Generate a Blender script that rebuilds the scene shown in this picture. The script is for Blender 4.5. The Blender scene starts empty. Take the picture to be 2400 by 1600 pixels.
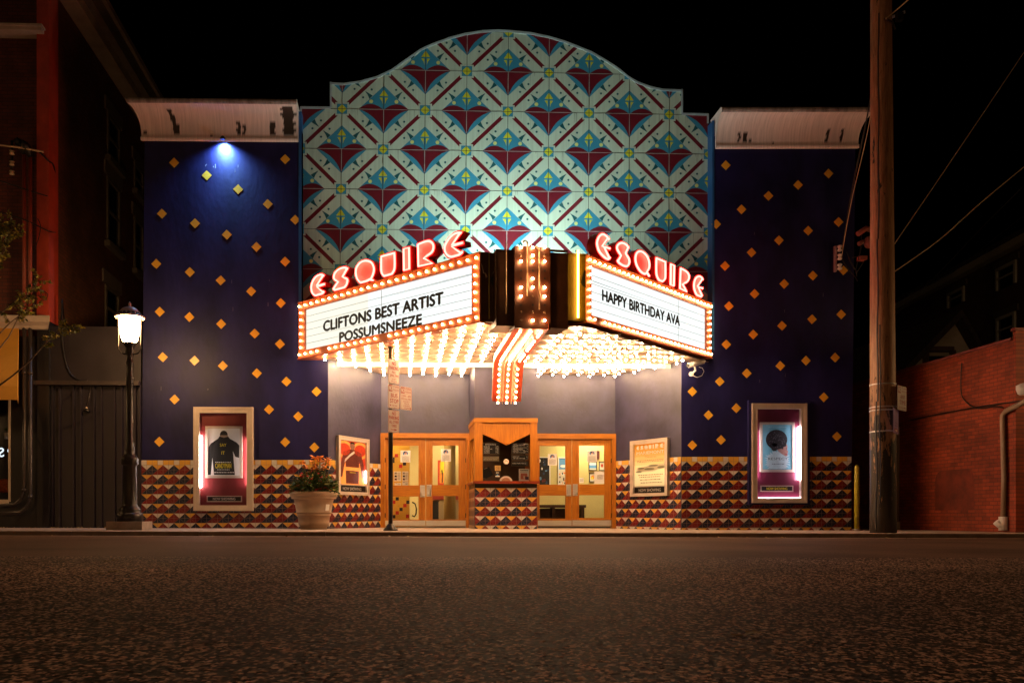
import bpy, bmesh, math, random
from mathutils import Vector, Matrix
from math import radians, sin, cos, pi, sqrt
random.seed(7)
V = Vector
S = bpy.context.scene
COL = S.collection

# ------------------------------------------------------------------ camera
F, PX, PY, TH = 1960.0, 1003.0, 1208.0, radians(2.0)     # focal length and principal point measured in 2400x1600 photo pixels
CAM = V((-2.54, -20.0, 0.29))
cd = bpy.data.cameras.new("camera"); cam = bpy.data.objects.new("camera", cd); COL.objects.link(cam)
cd.sensor_width = 36.0; cd.lens = F / 2400 * 36
cd.shift_x = (1200 - PX) / 2400; cd.shift_y = (PY - 800) / 2400
cd.clip_start = 0.05; cd.clip_end = 2000
cam.location = CAM; cam.rotation_euler = (pi / 2, 0, -TH)
S.camera = cam

# ------------------------------------------------------------------ world, faint night light, exposure
SUN_EL, SUN_AZ = radians(-12), radians(200)
w = bpy.data.worlds.new("World"); S.world = w; w.use_nodes = True
nt = w.node_tree; bg = nt.nodes["Background"]
sky = nt.nodes.new("ShaderNodeTexSky"); sky.sky_type = 'NISHITA'; sky.sun_disc = False
sky.sun_elevation = SUN_EL; sky.sun_rotation = SUN_AZ
nt.links.new(sky.outputs[0], bg.inputs[0]); bg.inputs[1].default_value = 0.05
sd = bpy.data.lights.new("night_glow", 'SUN'); sd.energy = 0.015; sd.angle = radians(20); sd.color = (1.0, 0.66, 0.42)
so = bpy.data.objects.new("night_glow", sd); COL.objects.link(so); so.rotation_euler = (radians(50), 0, radians(-25))
S.view_settings.view_transform = 'Standard'; S.view_settings.look = 'None'
S.view_settings.exposure = 1.2; S.view_settings.gamma = 1.0
S.render.engine = 'CYCLES'
S.cycles.use_denoising = True
S.cycles.max_bounces = 6; S.cycles.diffuse_bounces = 3; S.cycles.glossy_bounces = 3; S.cycles.transparent_max_bounces = 8
S.cycles.sample_clamp_indirect = 4.0
S.cycles.use_light_tree = True
S.cycles.use_adaptive_sampling = False
S.cycles.denoising_prefilter = 'NONE'

# ------------------------------------------------------------------ pixel -> world helpers (photo pixels back to real planes)
FWD = V((sin(TH), cos(TH), 0)); RGT = V((cos(TH), -sin(TH), 0)); UPV = V((0, 0, 1))
def ray(px, py): return FWD + RGT * ((px - PX) / F) + UPV * ((PY - py) / F)
def atdepth(px, py, t): return CAM + ray(px, py) * t
def onY(px, py, Y):
    d = ray(px, py); return CAM + d * ((Y - CAM.y) / d.y)
def depthY(px, Y): return (Y - CAM.y) / ray(px, 800).y
def gz(x): return -0.0036 * (x + 8.5)                    # the pavement falls slightly to the right
SW_Y, KH = -4.3, 0.08                                     # kerb line and kerb height

class Wall:
    """vertical plane: u metres along it, z up, o metres out of it (towards its visible side)"""
    def __init__(s, p0, d):
        s.p = V((p0[0], p0[1], 0)); s.d = V((d[0], d[1], 0)).normalized(); s.n = V((s.d.y, -s.d.x, 0))
    def pt(s, u, z, o=0.0):
        q = s.p + s.d * u + s.n * o; return V((q.x, q.y, z))
    def uz(s, px, py, o=0.0):
        d = ray(px, py); k = (s.p + s.n * o - CAM).dot(s.n) / d.dot(s.n); q = CAM + d * k
        return (q - s.p).dot(s.d), q.z
    def P(s, px, py, o=0.0):
        u, z = s.uz(px, py, o); return s.pt(u, z, o)
def wall2(a, b): return Wall((a.x, a.y), (b.x - a.x, b.y - a.y))

# ------------------------------------------------------------------ materials
MATS = {}
def mat(name, col, rough=0.6, metal=0.0, emit=None, es=0.0, var=0.0, vscale=3.0, bump=0.0, bscale=40.0, spec=0.5, stretch=None, col2=None):
    if name in MATS: return MATS[name]
    m = bpy.data.materials.new(name); m.use_nodes = True; t = m.node_tree; b = t.nodes["Principled BSDF"]
    b.inputs["Base Color"].default_value = (*col, 1); b.inputs["Roughness"].default_value = rough
    b.inputs["Metallic"].default_value = metal; b.inputs["Specular IOR Level"].default_value = spec
    if emit: b.inputs["Emission Color"].default_value = (*emit, 1); b.inputs["Emission Strength"].default_value = es
    if var or bump:
        tc = t.nodes.new("ShaderNodeTexCoord"); mp = t.nodes.new("ShaderNodeMapping")
        t.links.new(tc.outputs["Object"], mp.inputs[0])
        if stretch: mp.inputs["Scale"].default_value = stretch
    if var:
        n = t.nodes.new("ShaderNodeTexNoise"); n.inputs["Scale"].default_value = vscale; n.inputs["Detail"].default_value = 6; n.inputs["Roughness"].default_value = 0.62
        t.links.new(mp.outputs[0], n.inputs["Vector"])
        r = t.nodes.new("ShaderNodeMapRange"); r.inputs[1].default_value = 0.3; r.inputs[2].default_value = 0.7
        t.links.new(n.outputs[0], r.inputs[0])
        mx = t.nodes.new("ShaderNodeMix"); mx.data_type = 'RGBA'
        lo = col2 if col2 else tuple(c * (1 - var) for c in col); hi = col if col2 else tuple(min(1, c * (1 + var)) for c in col)
        mx.inputs[6].default_value = (*lo, 1); mx.inputs[7].default_value = (*hi, 1)
        t.links.new(r.outputs[0], mx.inputs[0]); t.links.new(mx.outputs[2], b.inputs["Base Color"])
        rr = t.nodes.new("ShaderNodeMapRange"); rr.inputs[3].default_value = max(0.05, rough - 0.12); rr.inputs[4].default_value = min(1, rough + 0.12)
        t.links.new(n.outputs[0], rr.inputs[0]); t.links.new(rr.outputs[0], b.inputs["Roughness"])
    if bump:
        n2 = t.nodes.new("ShaderNodeTexNoise"); n2.inputs["Scale"].default_value = bscale; n2.inputs["Detail"].default_value = 5
        t.links.new(mp.outputs[0], n2.inputs["Vector"])
        bp = t.nodes.new("ShaderNodeBump"); bp.inputs["Strength"].default_value = bump; bp.inputs["Distance"].default_value = 0.02
        t.links.new(n2.outputs[0], bp.inputs["Height"]); t.links.new(bp.outputs[0], b.inputs["Normal"])
    MATS[name] = m; return m

def emat(name, col, s):
    if name in MATS: return MATS[name]
    m = bpy.data.materials.new(name); m.use_nodes = True; t = m.node_tree
    t.nodes.remove(t.nodes["Principled BSDF"]); e = t.nodes.new("ShaderNodeEmission")
    e.inputs[0].default_value = (*col, 1); e.inputs[1].default_value = s; m.cycles.emission_sampling = 'FRONT'
    t.links.new(e.outputs[0], t.nodes["Material Output"].inputs[0]); MATS[name] = m; return m

def brickmat(name, c1, c2, mortar, axis, scale=1.0, rough=0.75, bump=0.5):
    m = bpy.data.materials.new(name); m.use_nodes = True; t = m.node_tree; b = t.nodes["Principled BSDF"]
    tc = t.nodes.new("ShaderNodeTexCoord"); sp = t.nodes.new("ShaderNodeSeparateXYZ"); cb = t.nodes.new("ShaderNodeCombineXYZ")
    t.links.new(tc.outputs["Object"], sp.inputs[0]); t.links.new(sp.outputs["Y" if axis == 'Y' else "X"], cb.inputs[0]); t.links.new(sp.outputs["Z"], cb.inputs[1])
    br = t.nodes.new("ShaderNodeTexBrick"); br.inputs["Scale"].default_value = 1.0
    br.inputs["Brick Width"].default_value = 0.24 * scale; br.inputs["Row Height"].default_value = 0.085 * scale; br.inputs["Mortar Size"].default_value = 0.008
    br.inputs["Color1"].default_value = (*c1, 1); br.inputs["Color2"].default_value = (*c2, 1); br.inputs["Mortar"].default_value = (*mortar, 1)
    t.links.new(cb.outputs[0], br.inputs["Vector"])
    n = t.nodes.new("ShaderNodeTexNoise"); n.inputs["Scale"].default_value = 0.9; n.inputs["Detail"].default_value = 7; n.inputs["Roughness"].default_value = 0.7
    t.links.new(tc.outputs["Object"], n.inputs["Vector"])
    r = t.nodes.new("ShaderNodeMapRange"); r.inputs[1].default_value = 0.3; r.inputs[2].default_value = 0.7; r.inputs[3].default_value = 0.45; r.inputs[4].default_value = 1.35
    t.links.new(n.outputs[0], r.inputs[0])
    mx = t.nodes.new("ShaderNodeMix"); mx.data_type = 'RGBA'; mx.blend_type = 'MULTIPLY'; mx.inputs[0].default_value = 1
    t.links.new(br.outputs[0], mx.inputs[6]); t.links.new(r.outputs[0], mx.inputs[7]); t.links.new(mx.outputs[2], b.inputs["Base Color"])
    bp = t.nodes.new("ShaderNodeBump"); bp.inputs["Strength"].default_value = bump; bp.inputs["Distance"].default_value = 0.012; bp.invert = True
    ad = t.nodes.new("ShaderNodeMath"); ad.operation = 'MULTIPLY_ADD'; n3 = t.nodes.new("ShaderNodeTexNoise"); n3.inputs["Scale"].default_value = 30
    t.links.new(tc.outputs["Object"], n3.inputs["Vector"]); t.links.new(n3.outputs[0], ad.inputs[0]); ad.inputs[1].default_value = 0.5; t.links.new(br.outputs["Fac"], ad.inputs[2])
    t.links.new(ad.outputs[0], bp.inputs["Height"]); t.links.new(bp.outputs[0], b.inputs["Normal"])
    b.inputs["Roughness"].default_value = rough; MATS[name] = m; return m

def asphaltmat():
    m = bpy.data.materials.new("asphalt"); m.use_nodes = True; t = m.node_tree; b = t.nodes["Principled BSDF"]
    tc = t.nodes.new("ShaderNodeTexCoord")
    v = t.nodes.new("ShaderNodeTexVoronoi"); v.inputs["Scale"].default_value = 52; v.inputs["Randomness"].default_value = 1
    n = t.nodes.new("ShaderNodeTexNoise"); n.inputs["Scale"].default_value = 130; n.inputs["Detail"].default_value = 3
    n2 = t.nodes.new("ShaderNodeTexNoise"); n2.inputs["Scale"].default_value = 0.45; n2.inputs["Detail"].default_value = 6
    n4 = t.nodes.new("ShaderNodeTexNoise"); n4.inputs["Scale"].default_value = 26; n4.inputs["Detail"].default_value = 4
    for k in (v, n, n2, n4): t.links.new(tc.outputs["Object"], k.inputs["Vector"])
    sp = t.nodes.new("ShaderNodeSeparateColor"); t.links.new(v.outputs["Color"], sp.inputs[0])
    cr = t.nodes.new("ShaderNodeValToRGB"); e = cr.color_ramp.elements
    for p, c in ((0.30, (0.045, 0.025, 0.016, 1)), (0.52, (0.25, 0.138, 0.09, 1)), (0.74, (0.72, 0.44, 0.31, 1))):
        k = e.new(p); k.color = c
    e[0].position = 0.0; e[0].color = (0.004, 0.003, 0.0025, 1); e[len(e) - 1].position = 1.0; e[len(e) - 1].color = (0.85, 0.54, 0.39, 1)
    at = t.nodes.new("ShaderNodeAttribute"); at.attribute_name = "grain"; t.links.new(at.outputs["Fac"], cr.inputs[0])
    gap = t.nodes.new("ShaderNodeMapRange"); gap.inputs[1].default_value = 0.30; gap.inputs[2].default_value = 0.62; gap.inputs[3].default_value = 1.0; gap.inputs[4].default_value = 0.6
    t.links.new(v.outputs["Distance"], gap.inputs[0])
    r2 = t.nodes.new("ShaderNodeMapRange"); r2.inputs[1].default_value = 0.3; r2.inputs[2].default_value = 0.7; r2.inputs[3].default_value = 0.6; r2.inputs[4].default_value = 1.35
    t.links.new(n2.outputs[0], r2.inputs[0])
    mu = t.nodes.new("ShaderNodeMath"); mu.operation = 'MULTIPLY'; t.links.new(gap.outputs[0], mu.inputs[0]); t.links.new(r2.outputs[0], mu.inputs[1])
    mx = t.nodes.new("ShaderNodeMix"); mx.data_type = 'RGBA'; mx.blend_type = 'MULTIPLY'; mx.inputs[0].default_value = 1
    t.links.new(cr.outputs[0], mx.inputs[6]); t.links.new(mu.outputs[0], mx.inputs[7]); t.links.new(mx.outputs[2], b.inputs["Base Color"])
    h = t.nodes.new("ShaderNodeMath"); h.operation = 'MULTIPLY'; h.inputs[1].default_value = -1.0
    t.links.new(v.outputs["Distance"], h.inputs[0])
    bp = t.nodes.new("ShaderNodeBump"); bp.inputs["Strength"].default_value = 0.15; bp.inputs["Distance"].default_value = 0.006
    t.links.new(h.outputs[0], bp.inputs["Height"]); t.links.new(bp.outputs[0], b.inputs["Normal"])
    b.inputs["Roughness"].default_value = 0.75; b.inputs["Specular IOR Level"].default_value = 0.045
    return m

def woodmat(name, c1, c2, vertical=True):
    m = bpy.data.materials.new(name); m.use_nodes = True; t = m.node_tree; b = t.nodes["Principled BSDF"]
    tc = t.nodes.new("ShaderNodeTexCoord"); mp = t.nodes.new("ShaderNodeMapping"); t.links.new(tc.outputs["Object"], mp.inputs[0])
    mp.inputs["Scale"].default_value = (22, 22, 1.6) if vertical else (1.6, 22, 22)
    n = t.nodes.new("ShaderNodeTexNoise"); n.inputs["Scale"].default_value = 1.6; n.inputs["Detail"].default_value = 8; n.inputs["Roughness"].default_value = 0.65; n.inputs["Distortion"].default_value = 0.6
    t.links.new(mp.outputs[0], n.inputs["Vector"])
    cr = t.nodes.new("ShaderNodeValToRGB"); e = cr.color_ramp.elements
    e[0].position = 0.3; e[0].color = (*c2, 1); e[1].position = 0.7; e[1].color = (*c1, 1)
    t.links.new(n.outputs[0], cr.inputs[0]); t.links.new(cr.outputs[0], b.inputs["Base Color"])
    bp = t.nodes.new("ShaderNodeBump"); bp.inputs["Strength"].default_value = 0.25; bp.inputs["Distance"].default_value = 0.006
    t.links.new(n.outputs[0], bp.inputs["Height"]); t.links.new(bp.outputs[0], b.inputs["Normal"])
    b.inputs["Roughness"].default_value = 0.42; MATS[name] = m; return m

def glassmat(name="pane_glass", tint=(1, 1, 1)):
    m = bpy.data.materials.new(name); m.use_nodes = True; t = m.node_tree
    t.nodes.remove(t.nodes["Principled BSDF"])
    tr = t.nodes.new("ShaderNodeBsdfTransparent"); tr.inputs[0].default_value = (*tint, 1)
    gl = t.nodes.new("ShaderNodeBsdfGlossy"); gl.inputs["Roughness"].default_value = 0.03
    fr = t.nodes.new("ShaderNodeFresnel"); fr.inputs[0].default_value = 1.45; mx = t.nodes.new("ShaderNodeMixShader")
    t.links.new(fr.outputs[0], mx.inputs[0]); t.links.new(tr.outputs[0], mx.inputs[1]); t.links.new(gl.outputs[0], mx.inputs[2])
    t.links.new(mx.outputs[0], t.nodes["Material Output"].inputs[0]); MATS[name] = m; return m

def attrmat(name, base, patch, rough=0.5, streak=True):
    """paint with flaked patches: the mesh attribute 'flake' says where the paint is gone"""
    m = mat(name, base, rough, var=0.16, vscale=2.2, stretch=(14, 1, 0.6) if streak else None, bump=0.15, bscale=12)
    t = m.node_tree; b = t.nodes["Principled BSDF"]
    src = b.inputs["Base Color"].links[0].from_socket
    a = t.nodes.new("ShaderNodeAttribute"); a.attribute_name = "flake"
    mx = t.nodes.new("ShaderNodeMix"); mx.data_type = 'RGBA'; mx.inputs[7].default_value = (*patch, 1)
    t.links.new(a.outputs["Fac"], mx.inputs[0]); t.links.new(src, mx.inputs[6]); t.links.new(mx.outputs[2], b.inputs["Base Color"])
    return m

M_NAVY = mat("navy_stucco", (0.0110, 0.0100, 0.070), 0.52, var=0.5, vscale=1.1, bump=0.3, bscale=9, spec=0.3, stretch=(1, 1, 0.5))
M_LAV = mat("lavender_stucco", (0.032, 0.028, 0.060), 0.5, var=0.5, vscale=1.5, bump=0.2, bscale=10)
M_DIAM = mat("yellow_tile", (0.80, 0.42, 0.035), 0.35, var=0.08)
M_TY = mat("tile_yellow", (0.66, 0.36, 0.05), 0.34, var=0.1, vscale=4); M_TW = mat("tile_cream", (0.60, 0.55, 0.50), 0.34, var=0.08, vscale=4)
M_TR = mat("tile_maroon", (0.17, 0.009, 0.010), 0.34, var=0.25, vscale=4); M_TB = mat("tile_black", (0.012, 0.016, 0.040), 0.34, var=0.3, vscale=4)
M_GROUT = mat("grout", (0.30, 0.22, 0.18), 0.9)
M_PBG = mat("panel_mint", (0.52, 0.64, 0.53), 0.38, var=0.1, vscale=1.2, stretch=(12, 1, 0.35), bump=0.03, bscale=2)
M_PBLUE = mat("panel_blue", (0.045, 0.27, 0.42), 0.38, var=0.06); M_PRED = mat("panel_maroon", (0.15, 0.012, 0.022), 0.36, var=0.1)
M_PYEL = mat("panel_yellow", (0.62, 0.62, 0.03), 0.38, var=0.05); M_PTEAL = mat("panel_teal", (0.01, 0.10, 0.12), 0.38)
M_PPALE = mat("panel_lemon", (0.66, 0.70, 0.24), 0.4); M_PSEAM = mat("panel_seam", (0.05, 0.06, 0.05), 0.8); M_PSEAML = mat("panel_seam_bare", (0.35, 0.33, 0.32), 0.6)
M_FLASH = mat("flashing", (0.45, 0.55, 0.6), 0.4, metal=0.3, var=0.2)
M_BLUEEDGE = mat("blue_trim", (0.02, 0.10, 0.28), 0.4, var=0.2)
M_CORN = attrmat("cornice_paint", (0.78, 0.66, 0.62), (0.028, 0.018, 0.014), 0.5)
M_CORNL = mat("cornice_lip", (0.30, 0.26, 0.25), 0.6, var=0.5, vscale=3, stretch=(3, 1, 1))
M_FRAME = mat("marquee_red_paint", (0.55, 0.13, 0.04), 0.42, var=0.25, vscale=3)
M_NOSE = mat("nose_brown", (0.07, 0.026, 0.010), 0.45, var=0.4, vscale=3, bump=0.15, bscale=6)
M_NOSEY = mat("nose_ochre", (0.15, 0.085, 0.006), 0.5, var=0.2)
M_SOFF = mat("soffit_cream", (0.22, 0.14, 0.09), 0.35, var=0.12, vscale=1.5, bump=0.05, bscale=3)
M_RIB = mat("ribbon_red", (0.55, 0.06, 0.018), 0.4, var=0.2)
M_DKMET = mat("dark_metal", (0.02, 0.018, 0.016), 0.4, metal=0.4, var=0.3)
M_BLK = mat("black_letter", (0.01, 0.01, 0.012), 0.5)
M_WOOD = woodmat("oak", (0.48, 0.170, 0.006), (0.27, 0.080, 0.003)); M_WOODH = woodmat("oak_rail", (0.50, 0.18, 0.006), (0.29, 0.09, 0.003), False)
M_ALU = mat("aluminium", (0.58, 0.48, 0.40), 0.4, metal=0.3, var=0.15); M_CREAMF = mat("case_frame", (0.60, 0.50, 0.42), 0.4, metal=0.2, var=0.12)
M_STEEL = mat("steel", (0.62, 0.60, 0.57), 0.38, metal=0.6, var=0.1, stretch=(2, 2, 30))
M_GLASS = glassmat()
M_PAPER = mat("paper", (0.75, 0.72, 0.68), 0.8); M_INK = mat("print_grey", (0.25, 0.23, 0.22), 0.8)
M_WHITE = mat("white_paint", (0.75, 0.73, 0.7), 0.5, var=0.06)
M_CONC = mat("concrete", (0.30, 0.235, 0.185), 0.85, var=0.25, vscale=5, bump=0.3, bscale=60)
M_SIDEW = mat("pavement_concrete", (0.34, 0.25, 0.19), 0.8, var=0.25, vscale=1.8, bump=0.3, bscale=50)
M_ASPH = asphaltmat()
M_BULB = emat("bulb_soffit", (1.0, 0.66, 0.36), 155.0)
M_BULBB = emat("bulb_border", (1.0, 0.58, 0.26), 22.0)
M_BULBN = emat("bulb_nose", (1.0, 0.50, 0.20), 75.0)
M_SIGN = emat("backlit_panel", (0.93, 1.0, 0.98), 0.50); M_SIGNW = emat("backlit_warm", (1.0, 0.98, 0.83), 0.46)
M_NEON = emat("neon_red", (1.0, 0.046, 0.036), 11.0); M_NEONY = emat("neon_yellow", (1.0, 0.56, 0.07), 9.0)
M_TUBE = emat("case_tube", (1.0, 0.86, 0.78), 24.0); M_TUBEP = emat("case_tube_pink", (1.0, 0.84, 0.93), 15.0)
M_LFACE = mat("letter_face", (0.85, 0.52, 0.44), 0.5, var=0.12, vscale=6); M_LSIDE = mat("letter_side", (0.42, 0.02, 0.015), 0.4, var=0.2)
M_UNLIT = mat("unlit_tube", (0.55, 0.40, 0.25), 0.2, spec=0.8); M_UNLITO = mat("unlit_tube_olive", (0.35, 0.27, 0.06), 0.25)
M_DEAD = mat("dead_bulb", (0.25, 0.16, 0.10), 0.1, spec=0.9)

# ------------------------------------------------------------------ mesh builder and object helpers
class MB:
    def __init__(s): s.v, s.f, s.m, s.ms, s.smooth = [], [], [], [], []
    def mi(s, m):
        if m not in s.ms: s.ms.append(m)
        return s.ms.index(m)
    def face(s, pts, m, sm=False):
        b = len(s.v); s.v += [V(p) for p in pts]; s.f.append(list(range(b, b + len(pts)))); s.m.append(s.mi(m)); s.smooth.append(sm)
    def raw(s, vs, fs, m, sm=False):
        b = len(s.v); s.v += [V(p) for p in vs]; k = s.mi(m)
        for f in fs: s.f.append([b + i for i in f]); s.m.append(k); s.smooth.append(sm)
    def hexa(s, p, m):
        s.raw(p, [(0, 3, 2, 1), (4, 5, 6, 7), (0, 1, 5, 4), (1, 2, 6, 5), (2, 3, 7, 6), (3, 0, 4, 7)], m)
    def box(s, x0, x1, y0, y1, z0, z1, m):
        s.hexa([(x0, y0, z0), (x1, y0, z0), (x1, y1, z0), (x0, y1, z0), (x0, y0, z1), (x1, y0, z1), (x1, y1, z1), (x0, y1, z1)], m)
    def wbox(s, W, u0, u1, z0, z1, o0, o1, m):
        s.hexa([W.pt(u0, z0, o1), W.pt(u1, z0, o1), W.pt(u1, z0, o0), W.pt(u0, z0, o0), W.pt(u0, z1, o1), W.pt(u1, z1, o1), W.pt(u1, z1, o0), W.pt(u0, z1, o0)], m)
    def pbox(s, W, x0, y0, x1, y1, o0, o1, m):
        u0, z1 = W.uz(x0, y0, o1); u1, z0 = W.uz(x1, y1, o1); s.wbox(W, u0, u1, z0, z1, o0, o1, m)
    def prism(s, front, off, m, mside=None):
        n = len(front); b = [V(p) + off for p in front]; s.face(front, m); s.face(b[::-1], m)
        for i in range(n):
            j = (i + 1) % n; s.face([front[i], b[i], b[j], front[j]], mside or m)
    def tube(s, pts, r, m, n=8, cap=True, rs=None):
        pts = [V(p) for p in pts]; rings = []
        for i, p in enumerate(pts):
            t = (pts[min(i + 1, len(pts) - 1)] - pts[max(i - 1, 0)]); t = t.normalized() if t.length > 1e-9 else V((0, 0, 1))
            a = t.cross(V((0, 0, 1)) if abs(t.z) < 0.95 else V((0, 1, 0))).normalized(); b = t.cross(a)
            rr = rs[i] if rs else r
            rings.append([p + (a * cos(2 * pi * k / n) + b * sin(2 * pi * k / n)) * rr for k in range(n)])
        vs = [q for R in rings for q in R]; fs = []
        for i in range(len(pts) - 1):
            for k in range(n):
                k2 = (k + 1) % n; fs.append((i * n + k, i * n + k2, (i + 1) * n + k2, (i + 1) * n + k))
        s.raw(vs, fs, m, True)
        if cap: s.face(rings[0][::-1], m); s.face(rings[-1], m)
    def loop(s, pts, r, m, n=6, nrm=None):
        """closed tube lying in a plane with normal nrm"""
        pts = [V(p) for p in pts]; N = len(pts); vs = []; fs = []
        for i, p in enumerate(pts):
            t = (pts[(i + 1) % N] - pts[i - 1]).normalized(); a = t.cross(nrm).normalized()
            vs += [p + (a * cos(2 * pi * k / n) + nrm * sin(2 * pi * k / n)) * r for k in range(n)]
        for i in range(N):
            for k in range(n):
                k2 = (k + 1) % n; i2 = (i + 1) % N; fs.append((i * n + k, i * n + k2, i2 * n + k2, i2 * n + k))
        s.raw(vs, fs, m, True)
    def lathe(s, c, prof, m, n=24, flute=0.0, nf=0):
        c = V(c); vs = []; fs = []
        for r, z in prof:
            for k in range(n):
                a = 2 * pi * k / n; rr = r * (1 + (flute * (abs(sin(a * nf / 2)) - 1) if nf else 0)); vs.append(c + V((rr * cos(a), rr * sin(a), z)))
        for i in range(len(prof) - 1):
            for k in range(n):
                k2 = (k + 1) % n; fs.append((i * n + k, i * n + k2, (i + 1) * n + k2, (i + 1) * n + k))
        s.raw(vs, fs, m, True)
        if prof[0][0] > 1e-4: s.face([vs[k] for k in range(n)][::-1], m)
        if prof[-1][0] > 1e-4: s.face([vs[(len(prof) - 1) * n + k] for k in range(n)], m)
    def ball(s, c, r, m, nu=10, nv=6, sq=(1, 1, 1)):
        c = V(c); prof = []; vs = []; fs = []
        for i in range(nv + 1):
            a = pi * i / nv
            for k in range(nu):
                b = 2 * pi * k / nu; vs.append(c + V((r * sq[0] * sin(a) * cos(b), r * sq[1] * sin(a) * sin(b), r * sq[2] * cos(a))))
        for i in range(nv):
            for k in range(nu):
                k2 = (k + 1) % nu; fs.append((i * nu + k, (i + 1) * nu + k, (i + 1) * nu + k2, i * nu + k2))
        s.raw(vs, fs, m, True)
    def text(s, W, body, u0, z0, u1, z1, o, m, bold=0.0, thick=0.0, fit=True, mirror=False):
        c = bpy.data.curves.new("t", 'FONT'); c.body = body; c.resolution_u = 3; c.offset = min(bold, 0); c.fill_mode = 'FRONT' if thick == 0 else 'BOTH'
        c.extrude = 0
        ob = bpy.data.objects.new("t", c); COL.objects.link(ob); dg = bpy.context.evaluated_depsgraph_get()
        me = bpy.data.meshes.new_from_object(ob.evaluated_get(dg)); COL.objects.unlink(ob); bpy.data.objects.remove(ob)
        if not me.vertices: return
        xs = [v.co.x for v in me.vertices]; ys = [v.co.y for v in me.vertices]; ax, bx, ay, by = min(xs), max(xs), min(ys), max(ys)
        kx = (u1 - u0) / max(1e-6, bx - ax); ky = (z1 - z0) / max(1e-6, by - ay)
        if not fit: kx = ky; u0 = (u0 + u1) / 2 - kx * (bx - ax) / 2
        f = (lambda x: u0 + (x - ax) * kx) if not mirror else (lambda x: u1 - (x - ax) * kx)
        hb = max(0, bold) * (z1 - z0) * 1.3
        for k, (sx, sz) in enumerate(((0, 0), (hb, 0), (-hb, 0), (0, hb * .7), (0, -hb * .7)) if hb else ((0, 0),)):
            s.raw([W.pt(f(v.co.x) + sx, z0 + (v.co.y - ay) * ky + sz, o + .0002 * k) for v in me.vertices], [tuple(p.vertices) for p in me.polygons], m)
        bpy.data.meshes.remove(me)
    def ptext(s, W, body, x0, y0, x1, y1, o, m, bold=0.02, **k):
        u0, z1 = W.uz(x0, y0, o); u1, z0 = W.uz(x1, y1, o); s.text(W, body, u0, z0, u1, z1, o, m, bold, **k)

WLOC = {}
def wl(o): return WLOC.get(o.name, V((0, 0, 0))) if o else V((0, 0, 0))
def mkobj(name, data, parent=None):
    o = bpy.data.objects.new(name, data); COL.objects.link(o)
    if parent: o.parent = parent
    return o
def tag(o, label=None, cat=None, group=None, kind=None):
    if label: o["label"] = label
    if cat: o["category"] = cat
    if group: o["group"] = group
    if kind: o["kind"] = kind
    return o
def empty(name, loc, label, cat, group=None):
    o = bpy.data.objects.new(name, None); o.empty_display_size = 0.2; COL.objects.link(o); o.location = loc; WLOC[o.name] = V(loc)
    return tag(o, label, cat, group)
def build(name, mb, parent=None, merge=True, recalc=True, base=None):
    """link mb as one mesh object; coordinates are world, stored relative to the thing's base"""
    org = wl(parent) if parent else V(base or (0, 0, 0))
    me = bpy.data.meshes.new(name); me.from_pydata([p - org for p in mb.v], [], mb.f)
    for m in mb.ms: me.materials.append(m)
    me.polygons.foreach_set("material_index", mb.m); me.polygons.foreach_set("use_smooth", mb.smooth)
    if merge or recalc:
        bm = bmesh.new(); bm.from_mesh(me)
        if merge: bmesh.ops.remove_doubles(bm, verts=bm.verts, dist=0.0004)
        if recalc: bmesh.ops.recalc_face_normals(bm, faces=bm.faces)
        bm.to_mesh(me); bm.free()
    me.update()
    o = mkobj(name, me, parent)
    if not parent: o.location = org
    WLOC[o.name] = org
    return o
def copy_tree(o, parent=None):
    c = o.copy(); COL.objects.link(c); c.parent = parent
    for ch in list(o.children): copy_tree(ch, c)
    return c
def smooth_poly(pts, per=4):
    """closed outline; points given as (x, y) bend smoothly, (x, y, 1) are corners"""
    n = len(pts); out = []
    for i in range(n):
        p0, p1, p2, p3 = pts[i - 1], pts[i], pts[(i + 1) % n], pts[(i + 2) % n]
        c1, c2 = len(p1) > 2, len(p2) > 2
        P1, P2 = V(p1[:2]), V(p2[:2]); out.append(P1)
        if c1 and c2: continue
        T1 = (P2 - P1) if c1 else (P2 - V(p0[:2])) / 2; T2 = (P2 - P1) if c2 else (V(p3[:2]) - P1) / 2
        for k in range(1, per):
            t = k / per; out.append(P1 * (2*t**3 - 3*t*t + 1) + T1 * (t**3 - 2*t*t + t) + P2 * (-2*t**3 + 3*t*t) + T2 * (t**3 - t*t))
    return out
def inset(pts, d):
    n = len(pts); A = sum(pts[i].x * pts[(i+1) % n].y - pts[(i+1) % n].x * pts[i].y for i in range(n)); s = 1 if A > 0 else -1; out = []
    for i in range(n):
        a, b, c = pts[i - 1], pts[i], pts[(i + 1) % n]
        e1, e2 = (b - a), (c - b)
        if e1.length < 1e-6 or e2.length < 1e-6: out.append(b.copy()); continue
        e1.normalize(); e2.normalize(); n1, n2 = V((-e1.y, e1.x)) * s, V((-e2.y, e2.x)) * s; k = n1 + n2
        if k.length < 0.2: out.append(b + n1 * d); continue
        k.normalize(); out.append(b + k * min(d / max(0.35, k.dot(n1)), d * 2))
    return out

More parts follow.
